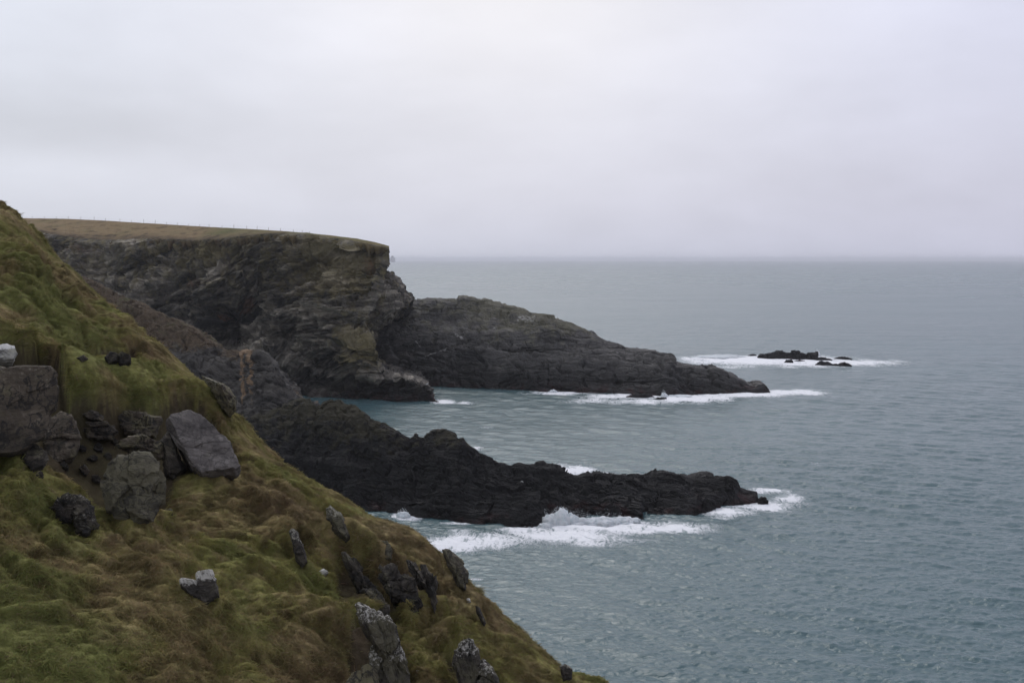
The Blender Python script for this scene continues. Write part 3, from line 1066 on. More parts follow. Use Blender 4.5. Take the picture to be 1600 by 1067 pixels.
rk('rock', [(30, 700), (58, 694), (78, 708), (70, 724), (50, 732), (34, 718)],
          'small dark rock half sunk in tussocks under the leaning wedge', 'rock', mat='M_ROCKD', lean=0.5, thick=0.6, seed=4, out=0.1)
rk('ledge_stone', [(128, 645), (146, 642), (164, 650), (160, 657), (136, 654)], 'topmost thin flake of the little stack of flat ledge stones', 'rock', mat='M_ROCK', lean=0.35, thick=1.2, beds=0.08, seed=5, out=0.5, back=2.5, sub=4)
rk('ledge_stone', [(132, 659), (168, 658), (172, 664), (140, 667)], 'thin pale edged flake in the middle of the little stack of flat ledge stones', 'rock', mat='M_ROCK', lean=0.35, thick=1.2, beds=0.08, pale=0.3, seed=6, out=0.5, back=2.5, sub=4)
rk('ledge_stone', [(130, 668), (176, 666), (184, 674), (174, 685), (140, 682)], 'thickest bottom stone of the little stack of flat ledge stones', 'rock', mat='M_ROCK', lean=0.35, thick=1.0, beds=0.08, seed=7, out=0.4, back=2.0)
rk('rock', [(184, 650), (194, 641), (222, 645), (252, 650), (255, 658), (244, 678), (222, 680), (194, 674)],
          'flat topped rectangular brown grey rock beneath the turf, beside the smooth leaning slab', 'rock', mat='M_ROCK', lean=0.3, thick=0.7, seed=8, out=0.30, beds=0.05, base=(215, 700), lich=0.5)
rk('rock', [(182, 690), (200, 681), (232, 682), (252, 688), (262, 694), (254, 708), (244, 712), (212, 702), (190, 700)],
          'thin lens shaped rock wedged between the rectangular rock and the cracked round boulder', 'rock', mat='M_ROCK', lean=0.4, thick=1.0, seed=9, out=0.30, beds=0.08, base=(220, 740), lich=0.5)
rk('boulder', [[(160, 760), (168, 724), (184, 710), (206, 710), (214, 730), (200, 770), (180, 790), (166, 784)], [(198, 720), (210, 705), (234, 708), (248, 722), (250, 752), (232, 772), (206, 776), (194, 760)], [(176, 780), (200, 768), (238, 768), (256, 778), (240, 808), (205, 810), (180, 800)], [(244, 738), (252, 734), (260, 750), (259, 778), (248, 784), (242, 760)]],
          'big rounded boulder split by dark cracks with yellow lichen on its brow', 'boulder', mat='M_ROCKD', lean=0.35, thick=0.8, facets=5, sub=6, rough=0.07, beds=0.03, crack=0.11, lich=0.75, seed=10, out=0.06, edge=30)
rk('stone_slab', [(259, 662), (268, 652), (296, 648), (318, 655), (340, 676), (362, 702), (377, 722), (368, 728), (315, 731), (300, 722), (280, 700)],
          'large smooth lilac grey slab leaning out of the grass', 'slab', mat='M_SLAB', lean=0.65, thick=0.35, facets=2, sub=6, rough=0.02, beds=0.03, crack=0.03, lich=0.15, pale=0.2, seed=11, out=0.10, edge=14)
rk('rock', [(250, 690), (262, 672), (276, 692), (292, 725), (280, 738), (258, 735)], 'brown shadowed rock propped against the underside of the smooth leaning slab', 'rock', mat='M_ROCKD', lean=0.3, thick=0.8, seed=12, out=0.0)
rk('rock', [[(82, 792), (92, 776), (110, 768), (118, 784), (112, 806), (96, 806)], [(108, 772), (130, 774), (146, 792), (142, 806), (118, 808), (108, 792)], [(112, 802), (146, 800), (153, 816), (140, 832), (122, 830)]],
          'dark blocky rock with a small white patch among the brown tussocks', 'rock', mat='M_ROCKD', lean=0.5, thick=0.7, pale=0.4, seed=13, out=0.02, beds=0.08, rough=0.08)
rk('rock', [(122, 732), (132, 724), (140, 735), (134, 742)], 'tiny lichened stone peeping from the grass beside the cracked boulder', 'rock', mat='M_ROCK', lean=0.5, thick=0.8, pale=0.4, seed=14, out=0.2, sub=4)
rk('rock', [[(163, 558), (172, 550), (184, 552), (186, 564), (168, 568)], [(180, 556), (190, 550), (203, 556), (205, 566), (188, 570)]], 'dark knobbly rock in the peaty hollow high on the slope', 'rock', mat='M_ROCKD', lean=0.4, thick=0.8, pale=0.15, seed=15, out=-0.1)
rk('rock', [(118, 560), (130, 555), (138, 561), (128, 567)], 'flat grey stone at the lip of the peaty hollow', 'rock', mat='M_ROCK', lean=0.5, thick=1.0, pale=0.2, seed=16, out=0.0, sub=4)
rk('boulder', [[(305, 896), (308, 891), (332, 890), (338, 905), (343, 925), (318, 936), (308, 925)], [(279, 907), (284, 902), (312, 907), (318, 934), (300, 930), (282, 919)]],
          'small boulder with bright white top standing alone in the grass', 'boulder', mat='M_WHITE', lean=0.45, thick=0.8, rough=0.03, pale=0.74, seed=17, out=0.15, sub=6)
rk('boulder', [(314, 586), (324, 590), (342, 597), (358, 606), (368, 620), (370, 634), (356, 640), (338, 622)],
          'humped boulder speckled with white lichen on the edge of the slope beside the inlet', 'boulder', mat='M_ROCK', lean=0.5, thick=0.8, facets=4, pale=0.5, lich=0.7, seed=18, out=0.12, sub=6)
rk('rock', [(451, 830), (458, 825), (466, 832), (472, 850), (482, 872), (472, 879), (462, 866)], 'narrow upright rock with a white crest, standing by itself mid slope', 'rock', mat='M_ROCKD', lean=0.5, thick=0.9, pale=0.55, seed=19, out=0.05)
rk('rock', [(508, 794), (516, 789), (530, 800), (538, 812), (548, 832), (540, 840), (524, 826), (512, 812)], 'pointed rock with pale yellowish lichen, uppermost of the outcrops near the slope edge', 'rock', mat='M_ROCKD', lean=0.5, thick=0.9, pale=0.5, lich=0.7, seed=20, out=0.05)
rk('rock', [(584, 856), (594, 846), (606, 846), (614, 858), (612, 872), (598, 872)], 'small dark outcrop with a yellow green cap below the pointed rock', 'rock', mat='M_ROCKD', lean=0.5, thick=0.9, lich=0.9, seed=21, out=0.05)
rk('rock_ridge', [[(534, 864), (546, 868), (562, 888), (570, 902), (560, 914), (546, 896)], [(556, 892), (568, 896), (586, 914), (594, 930), (584, 944), (566, 922)], [(582, 920), (596, 930), (612, 962), (602, 974), (588, 952)]],
          'long dark diagonal ridge of rock with a pale dotted left edge', 'rock', mat='M_ROCKD', lean=0.8, thick=0.7, facets=3, sub=6, pale=0.2, seed=22, out=0.03, beds=0.13, rough=0.10, crack=0.09, strat=(0.7, 0.1, 0.7))
rk('rock', [[(594, 884), (606, 878), (622, 890), (634, 908), (630, 926), (612, 926), (598, 906)], [(618, 894), (632, 894), (648, 912), (660, 936), (644, 944), (628, 930)]],
          'broad dark outcrop between the long diagonal ridge and the thin curved fin', 'rock', mat='M_ROCKD', lean=0.8, thick=0.7, seed=23, out=0.03, beds=0.13, rough=0.10, crack=0.09, sub=6)
rk('rock_fin', [[(636, 876), (648, 878), (664, 898), (668, 916), (654, 906)], [(654, 880), (667, 885), (676, 900), (684, 932), (678, 948), (666, 918)]], 'thin curved fin of rock with a pale right rim', 'rock', mat='M_ROCKD', lean=0.8, thick=0.9, pale=0.3, seed=24, out=0.03, beds=0.13, rough=0.10, crack=0.09)
rk('rock', [(690, 858), (700, 856), (712, 868), (724, 880), (732, 896), (729, 914), (716, 912), (704, 894)], 'dark rock knob breaking the skyline of the grassy edge above the sea', 'rock', mat='M_ROCKD', lean=0.45, thick=0.9, facets=4, lich=0.6, pale=0.15, seed=25, out=0.05)
rk('rock', [[(600, 1002), (622, 988), (632, 1018), (640, 1046), (648, 1080), (604, 1080), (598, 1040)], [(578, 1008), (590, 1002), (598, 1030), (602, 1080), (574, 1080)], [(554, 948), (564, 944), (598, 961), (621, 981), (625, 1000), (610, 1012), (590, 1002), (570, 968)]],
          'tall creviced outcrop capped in white lichen at the bottom of the hillside', 'rock', mat='M_WHITE', lean=0.4, thick=0.7, facets=4, sub=6, rough=0.07, crack=0.10, pale=0.48, lich=0.6, seed=26, out=0.05, beds=0.07, strat=(0.9, 0.1, 0.25))
rk('rock', [(530, 1085), (548, 1050), (575, 1036), (592, 1052), (600, 1085)], 'mossy greenish rock at the foot of the tall creviced outcrop', 'rock', mat='M_ROCK', lean=0.5, thick=0.8, lich=0.7, seed=27, out=0.05, strat=(0.9, 0.1, 0.25), base=(565, 1080))
rk('rock', [[(709, 1032), (717, 1004), (726, 996), (739, 998), (747, 1014), (748, 1040), (742, 1078), (718, 1074)], [(744, 1036), (756, 1032), (770, 1045), (784, 1068), (784, 1082), (748, 1082)]],
          'ribbed dark outcrop with a bright pale tip, near the bottom corner of the slope', 'rock', mat='M_WHITE', lean=0.4, thick=0.8, facets=4, sub=6, pale=0.45, lich=0.5, seed=28, out=0.05, beds=0.07, strat=(0.9, 0.1, 0.25))
rk('rock', [(742, 944), (750, 950), (760, 968), (756, 974), (744, 958)], 'slim dark stone beside two white pebbles on the slope edge', 'rock', mat='M_ROCKD', lean=0.5, thick=0.9, seed=29, out=0.1, sub=4)
rk('stone', [(728, 936), (733, 934), (737, 940), (731, 942)], 'small bright white stone, higher of the pair on the slope edge', 'stone', mat='M_PALE', lean=0.5, thick=1.0, pale=1, seed=30, out=0.3, sub=4)
rk('stone', [(738, 941), (743, 940), (745, 945), (740, 946)], 'small bright white stone, lower of the pair on the slope edge', 'stone', mat='M_PALE', lean=0.5, thick=1.0, pale=.8, seed=31, out=0.3, sub=4)
rk('stone', [(650, 1047), (656, 1045), (661, 1049), (652, 1051)], 'tiny white stone in grass right beside the tall creviced outcrop', 'stone', mat='M_PALE', lean=0.5, thick=1.0, pale=1, seed=32, out=0.3, sub=4)
rk('stone', [(498, 892), (506, 888), (514, 895), (504, 898)], 'low whitish stone lying flat in grass left of the long diagonal ridge', 'stone', mat='M_PALE', lean=0.7, thick=0.6, pale=.6, seed=33, out=0.15, sub=4)
rk('rock', [(874, 1040), (884, 1036), (894, 1044), (893, 1058), (880, 1060)], 'pale topped rock where the grass edge meets the bottom of the view', 'rock', mat='M_ROCKD', lean=0.5, thick=0.9, pale=.5, seed=34, out=0.05)


rk('stone', [(144.8, 701.4), (146.1, 695.0), (154.4, 693.5), (161.7, 697.8), (159.2, 704.3), (150.6, 705.8)], 'small dark broken stone lodged between the big rocks of the bank', 'stone', mat='M_ROCKD', lean=0.5, thick=0.9, beds=0.08, rough=0.08, seed=70, out=0.1, sub=4, group='small stones lodged among the big rocks')
rk('stone', [(160.0, 713.3), (164.2, 707.5), (170.6, 706.2), (174.5, 710.1), (175.7, 715.8), (166.4, 717.1)], 'small dark broken stone lodged between the big rocks of the bank', 'stone', mat='M_ROCKD', lean=0.5, thick=0.9, beds=0.08, rough=0.08, seed=71, out=0.1, sub=4, group='small stones lodged among the big rocks')
rk('stone', [(136.6, 717.1), (140.8, 712.1), (146.7, 711.0), (151.9, 714.3), (150.0, 719.4), (143.3, 720.5)], 'small dark broken stone lodged between the big rocks of the bank', 'stone', mat='M_ROCKD', lean=0.5, thick=0.9, beds=0.08, rough=0.08, seed=72, out=0.1, sub=4, group='small stones lodged among the big rocks')
rk('stone', [(261.9, 743.4), (263.5, 737.0), (272.7, 735.5), (276.5, 739.8), (277.9, 746.3), (268.4, 747.8)], 'small dark broken stone lodged between the big rocks of the bank', 'stone', mat='M_ROCKD', lean=0.5, thick=0.9, beds=0.08, rough=0.08, seed=73, out=0.1, sub=4, group='small stones lodged among the big rocks')
rk('stone', [(257.3, 691.1), (261.2, 686.1), (267.5, 685.0), (271.3, 688.3), (269.5, 693.4), (263.5, 694.5)], 'small dark broken stone lodged between the big rocks of the bank', 'stone', mat='M_ROCKD', lean=0.5, thick=0.9, beds=0.08, rough=0.08, seed=74, out=0.1, sub=4, group='small stones lodged among the big rocks')
rk('stone', [(172.4, 691.1), (173.4, 686.1), (179.9, 685.0), (185.6, 688.3), (183.6, 693.4), (176.9, 694.5)], 'small dark broken stone lodged between the big rocks of the bank', 'stone', mat='M_ROCKD', lean=0.5, thick=0.9, beds=0.08, rough=0.08, seed=75, out=0.1, sub=4, group='small stones lodged among the big rocks')
rk('stone', [(92.0, 729.3), (96.2, 723.5), (102.6, 722.2), (106.5, 726.1), (107.7, 731.8), (98.4, 733.1)], 'small dark broken stone lodged between the big rocks of the bank', 'stone', mat='M_ROCKD', lean=0.5, thick=0.9, beds=0.08, rough=0.08, seed=76, out=0.1, sub=4, group='small stones lodged among the big rocks')
rk('stone', [(53.6, 743.1), (57.8, 738.1), (63.7, 737.0), (68.9, 740.3), (67.0, 745.4), (60.3, 746.5)], 'small dark broken stone lodged between the big rocks of the bank', 'stone', mat='M_ROCKD', lean=0.5, thick=0.9, beds=0.08, rough=0.08, seed=77, out=0.1, sub=4, group='small stones lodged among the big rocks')
rk('stone', [(141.9, 749.4), (143.5, 743.0), (152.7, 741.5), (156.5, 745.8), (157.9, 752.3), (148.4, 753.8)], 'small dark broken stone lodged between the big rocks of the bank', 'stone', mat='M_ROCKD', lean=0.5, thick=0.9, beds=0.08, rough=0.08, seed=78, out=0.1, sub=4, group='small stones lodged among the big rocks')
rk('stone', [(268.3, 713.1), (272.2, 708.1), (278.5, 707.0), (282.3, 710.3), (280.5, 715.4), (274.5, 716.5)], 'small dark broken stone lodged between the big rocks of the bank', 'stone', mat='M_ROCKD', lean=0.5, thick=0.9, beds=0.08, rough=0.08, seed=79, out=0.1, sub=4, group='small stones lodged among the big rocks')
rk('stone', [(122.4, 701.1), (123.4, 696.1), (129.9, 695.0), (135.6, 698.3), (133.6, 703.4), (126.9, 704.5)], 'small dark broken stone lodged between the big rocks of the bank', 'stone', mat='M_ROCKD', lean=0.5, thick=0.9, beds=0.08, rough=0.08, seed=80, out=0.1, sub=4, group='small stones lodged among the big rocks')
rk('stone', [(254.0, 801.3), (258.2, 795.5), (264.6, 794.2), (268.5, 798.1), (269.7, 803.8), (260.4, 805.1)], 'small dark broken stone lodged between the big rocks of the bank', 'stone', mat='M_ROCKD', lean=0.5, thick=0.9, beds=0.08, rough=0.08, seed=81, out=0.1, sub=4, group='small stones lodged among the big rocks')
rk('stone', [(138.4, 821.3), (143.2, 815.5), (149.9, 814.2), (155.9, 818.1), (153.8, 823.8), (146.1, 825.1)], 'small dark broken stone lodged between the big rocks of the bank', 'stone', mat='M_ROCKD', lean=0.5, thick=0.9, beds=0.08, rough=0.08, seed=82, out=0.1, sub=4, group='small stones lodged among the big rocks')

# mounds and hollows: px, py, radius across, radius along the view, height (m)
BUMPS = [(600, 806, 3.2, 1.8, 0.22), (60, 585, 2.6, 1.6, 0.75), (0, 545, 2.0, 1.6, 0.5), (130, 610, 1.8, 1.5, 0.7), (210, 612, 2.2, 1.6, 0.9), (275, 618, 2.0, 1.5, 0.75), (330, 650, 1.2, 1.6, 0.55),
         (170, 548, 1.9, 1.4, -0.75), (140, 515, 2.2, 1.2, 0.5), (205, 520, 1.2, 1.0, 0.35),
         (60, 690, 2.4, 1.6, -0.9), (170, 700, 2.2, 2.0, -1.1), (240, 740, 1.6, 1.8, -0.9), (120, 740, 1.2, 1.0, -0.3),
         (40, 735, 1.1, 0.9, 0.45), (100, 725, 0.8, 0.8, 0.45), (50, 790, 0.8, 0.8, 0.35), (10, 760, 0.8, 0.8, .3),
         (350, 895, 0.9, 0.9, 0.10), (300, 945, 1.5, .8, 0.2), (480, 1010, 1.2, .9, 0.45), (520, 960, 1.4, .8, 0.35), (460, 1050, 1.0, 0.8, -0.3), (560, 1030, 1.0, 1.0, -0.5),
         (60, 450, 3, 2, 0.5), (30, 400, 2.5, 2, 0.5), (100, 430, 2, 2, 0.3), (15, 340, 2, 3, 0.6),
         (700, 990, 1.0, .8, 0.3), (640, 900, 1.2, 1.0, -0.25), (560, 850, 1.6, 1.0, 0.35), (600, 830, 1.4, 1.0, 0.3), (820, 1010, 1.0, 1, 0.3), (440, 800, 1.6, 1.0, 0.3)]
for a_, k_ in ROCKS:
    p = np.array(sum(a_[1], []) if isinstance(a_[1][0], list) else a_[1], float)
    if np.ptp(p[:, 1]) < 22:
        continue
    m_ = plane_d(p[:, 0].mean(), p[:, 1].max()) / F
    hw_, hh_ = np.ptp(p[:, 0]) / 2 * m_, np.ptp(p[:, 1]) * m_
    BUMPS.append((p[:, 0].mean(), p[:, 1].max() + 7, hw_ * 0.95 + 0.15, 0.3 + 0.25 * hw_, 0.16 * hh_ + 0.06))
    BUMPS.append((p[:, 0].mean() - 0.2 * np.ptp(p[:, 0]), p[:, 1].min() - 4, hw_ + 0.2, 0.45, 0.10 * hh_ + 0.06))
_bx = np.array([plan(b[0], b[1]) for b in BUMPS])


# the scarp where turf has slipped and the big stones show: px, lower row, upper row
SC_LO = curve([(-120, 700), (0, 700), (60, 735), (110, 735), (150, 790), (180, 815), (240, 815), (275, 745), (330, 738), (385, 732)])
SC_UP = curve([(-120, 560), (60, 566), (92, 580), (110, 628), (140, 634), (180, 638), (230, 640), (262, 640), (300, 640), (340, 664), (385, 720)])


def carve(x, y):
    zp = CAMH - 14.7 - 0.5 * x + 0.04 * y
    px, py = proj(np.stack([x, y, zp], -1))
    wob = 7 * pn(np.stack([x * 0.9, y * 0.9, 0 * x], -1)) + 4 * pn(np.stack([x * 2.3, y * 2.3, 0 * x + 7], -1))
    lo, up = SC_LO(px), SC_UP(px)
    t = np.clip((lo - py) / np.maximum(lo - up, 5), 0, 1)
    c = 1.7 * t ** 0.9 * sstep(-2.5, 2.5, py - up - wob) * sstep(-160, -90, px) * sstep(392, 372, px) * np.clip((lo - up) / 90, 0.2, 1)
    lo2, up2 = 578 + 0 * px, 528 + 0.0022 * (px - 165) ** 2 - 0.02 * (px - 165)
    t2 = np.clip((lo2 - py) / np.maximum(lo2 - up2, 5), 0, 1)
    c = np.maximum(c, 1.25 * t2 ** 0.8 * sstep(-2, 2, py - up2 - 0.5 * wob) * sstep(104, 128, px) * sstep(222, 204, px))
    for a_, k_ in ROCKS:
        p = np.array(sum(a_[1], []) if isinstance(a_[1][0], list) else a_[1], float)
        cx, hw = (p[:, 0].min() + p[:, 0].max()) / 2, np.ptp(p[:, 0]) / 2
        if cx < 380 and cx > -200 and 560 < p[:, 1].mean() < 800 or np.ptp(p[:, 1]) < 15:
            continue
        up_, lo_ = p[:, 1].min() + 0.12 * np.ptp(p[:, 1]), p[:, 1].max()
        m = np.abs(px - cx) < hw * 1.6
        if not m.any():
            continue
        # slope of the outline's top edge
        l, r = p[np.argmin(p[:, 0])], p[np.argmax(p[:, 0])]
        sl_ = np.clip((r[1] - l[1]) / (r[0] - l[0]), -0.4, 1.0)
        pm, qm = px[m] - cx, py[m]
        upm = up_ + sl_ * pm * 0.75 + 0.25 * np.ptp(p[:, 1]) * (pm / hw) ** 2 * 0.6
        tt = np.clip((lo_ + 4 - qm) / np.maximum(lo_ + 4 - upm, 6), 0, 1)
        hm = np.ptp(p[:, 1]) / F * y[m]
        c[m] = np.maximum(c[m], 0.38 * hm * tt ** 0.8 * sstep(-2.5, 2.5, qm - upm - 0.5 * wob[m]) * sstep(1.5, 1.1, np.abs(pm) / hw))
    return c, wob


def hill_base(x, y):
    e = crest_dist(x, y) - 1.0
    wd = 1.1
    drop = 1.05 * wd * np.logaddexp(0, e / wd)
    z = CAMH - 14.7 - 0.5 * x + 0.04 * y - drop
    for (b, c) in zip(BUMPS, _bx):
        dx, dy = (x - c[0]) / b[2], (y - c[1]) / b[3]
        z = z + b[4] * np.exp(-dx * dx - dy * dy)
    return z, e


LEAN = np.array([0.55, -0.75]) * 1.0


def hill_pt(x, y):
    """the turf hangs forward and downhill over its own creases"""
    z, h = hill(x, y, True)
    g = np.clip(h, -0.7, 1.0)
    return np.stack([x + LEAN[0] * g, y + LEAN[1] * g, z], -1)


def hill(x, y, parts=False):
    z, e = hill_base(x, y)
    P = np.stack([x, y, 0 * x], -1)
    wx = fbm(P * 0.22 + 3.1, 2) * 1.3
    wy = fbm(P * 0.22 + 8.7, 2) * 1.3
    # draped tussocks: stretched down the slope
    q = np.stack([(x * 0.86 - y * 0.5 + wx) * 0.42, (x * 0.5 + y * 0.86 + wy) * 0.62, 0 * x], -1)
    amt = np.clip(0.75 + 1.1 * fbm(P * 0.11 + 51, 2), 0.25, 1.5)
    h = 0.55 * fbm(q * 0.5 + 5, 2)
    h = h + amt * (1.0 * np.abs(pn(q * 0.85 + 31)) + 0.75 * np.abs(pn(q * 1.9 + 77)) + 0.46 * np.abs(pn(q * 4.1 + 13)) + 0.18 * np.abs(pn(q * 8.3 + 23)) - 0.42) + 0.05 * pn(q * 15.0)
    small = 1.0 / (1.0 + np.maximum(e, 0) * 0.12)
    c, _ = carve(x, y)
    hh = h * small * (1 - 0.6 * np.clip(c, 0, 1))
    return (z + hh - c, hh) if parts else z + hh - c


def hill_hit(px, py, base=False):
    """first point of the hillside on the ray through a photo pixel"""
    ds = np.arange(14, 95, 0.08)
    x = (px - 800) / F * ds
    zr = CAMH - (py - HOR) / F * ds
    z = hill(x, ds)
    k = np.nonzero(zr <= z)[0]
    i = k[0] if len(k) else int(np.argmin(zr - z))
    return np.array([x[i], ds[i], z[i]])


def ground_colour(x, y):
    P = np.stack([x, y, 0 * x], -1)
    px, py = proj(np.stack([x, y, hill_base(x, y)[0]], -1))
    a = fbm(P * 0.16 + 2, 3) * 0.55 + 0.5
    b = fbm(P * 0.45 + 19, 4) * 0.55 + 0.5
    c = fbm(P * 1.3 + 44, 4, 0.65) * 0.62 + 0.5
    f = fbm(P * 3.7 + 80, 2)
    green = np.array([0.108, 0.117, 0.037])
    olive = np.array([0.165, 0.152, 0.050])
    straw = np.array([0.225, 0.178, 0.084])
    rust = np.array([0.125, 0.090, 0.047])
    heath = np.array([0.066, 0.042, 0.026])
    lg = 1.2 * sstep(330, -60, px) * sstep(780, 960, py) + 0.8 * np.exp(-((px - 60) / 90) ** 2 - ((py - 455) / 70) ** 2) + 0.35 * np.exp(-((px - 330) / 120) ** 2 - ((py - 960) / 90) ** 2)
    lb = 0.35 * sstep(380, 700, px) + 0.5 * np.exp(-((px - 160) / 90) ** 2 - ((py - 560) / 40) ** 2) + 0.4 * np.exp(-((px - 480) / 60) ** 2 - ((py - 1040) / 60) ** 2)
    g = np.clip(sstep(0.46, 0.68, a * 0.55 + b * 0.45 + 0.33 * lg - 0.11 * lb - 0.05), 0, 1)[:, None]
    col = olive + 0 * g
    s = sstep(0.45, 0.7, c * 0.5 + (1 - a) * 0.5)[:, None]
    col = col * (1 - s) + straw * s
    r = sstep(0.50, 0.70, (1 - b) * 0.7 + c * 0.3 + 0.12 * lb)[:, None]
    col = col * (1 - 0.6 * r) + rust * 0.6 * r
    col = col * (1 - 0.75 * g) + green * 0.75 * g
    d = sstep(0.60, 0.78, (1 - a) * 0.45 + (1 - c) * 0.45 + 0.16 * lb + 0.10)[:, None]
    col = col * (1 - 0.7 * d) + heath * 0.7 * d
    col = col * np.clip(1.12 + 0.5 * f, 0.6, 1.8)[:, None]
    k = sstep(0.25, 0.7, carve(x, y)[0] + 0.35 * (c - 0.5))[:, None]
    col = col * (1 - 0.85 * k) + np.array([0.040, 0.030, 0.022]) * 0.85 * k
    return col


def build_hill():
    ys = np.concatenate([np.linspace(-6, 17, 40, endpoint=False), np.linspace(17, 75, 640, endpoint=False), np.linspace(75, 130, 60)])
    # columns follow the view out to the crest and well past it on both sides
    xs = np.concatenate([np.linspace(-95, -40, 50, endpoint=False), np.linspace(-40, 14, 720, endpoint=False), np.linspace(14, 75, 60)])
    X, Y = np.meshgrid(xs, ys)
    V = hill_pt(X.ravel(), Y.ravel())
    V[:, 2] = np.maximum(V[:, 2], -4.0)
    col = ground_colour(X.ravel(), Y.ravel()) * 1.05
    me = new_mesh('grass_hillside', V, grid_faces(len(ys), len(xs)), attrs={'gcol': col})
    tag(link('grass_hillside', me, turf_material('hillside_turf', 1.0)), 'steep green and brown tussocky hillside in front, falling to the sea', kind='structure')


build_hill()


# ------------------------------------------------------------------ rocks
def ico(sub):
    import bmesh
    bm = bmesh.new()
    bmesh.ops.create_icosphere(bm, subdivisions=sub, radius=1.0)
    v = np.array([x.co[:] for x in bm.verts])
    f = np.array([[q.index for q in p.verts] for p in bm.faces])
    bm.free()
    return v, f


def hull(P):
    P = sorted(map(tuple, P))

    def half(pts):
        h = []
        for p in pts:
            while len(h) >= 2 and (h[-1][0] - h[-2][0]) * (p[1] - h[-2][1]) - (h[-1][1] - h[-2][1]) * (p[0] - h[-2][0]) <= 0:
                h.pop()
            h.append(p)
        return h[:-1]
    return half(P) + half(P[::-1])


ICO = {s: ico(s) for s in (4, 5, 6)}
ROCK_POLYS = []
facets_ = facets



def shift_low(p):
    p = np.array(hull(p), float)
    yc, yh = p[:, 1].mean(), np.ptp(p[:, 1])
    p[:, 1] += np.where(p[:, 1] > yc + 0.2 * yh, 0.16 * yh, 0)
    return p


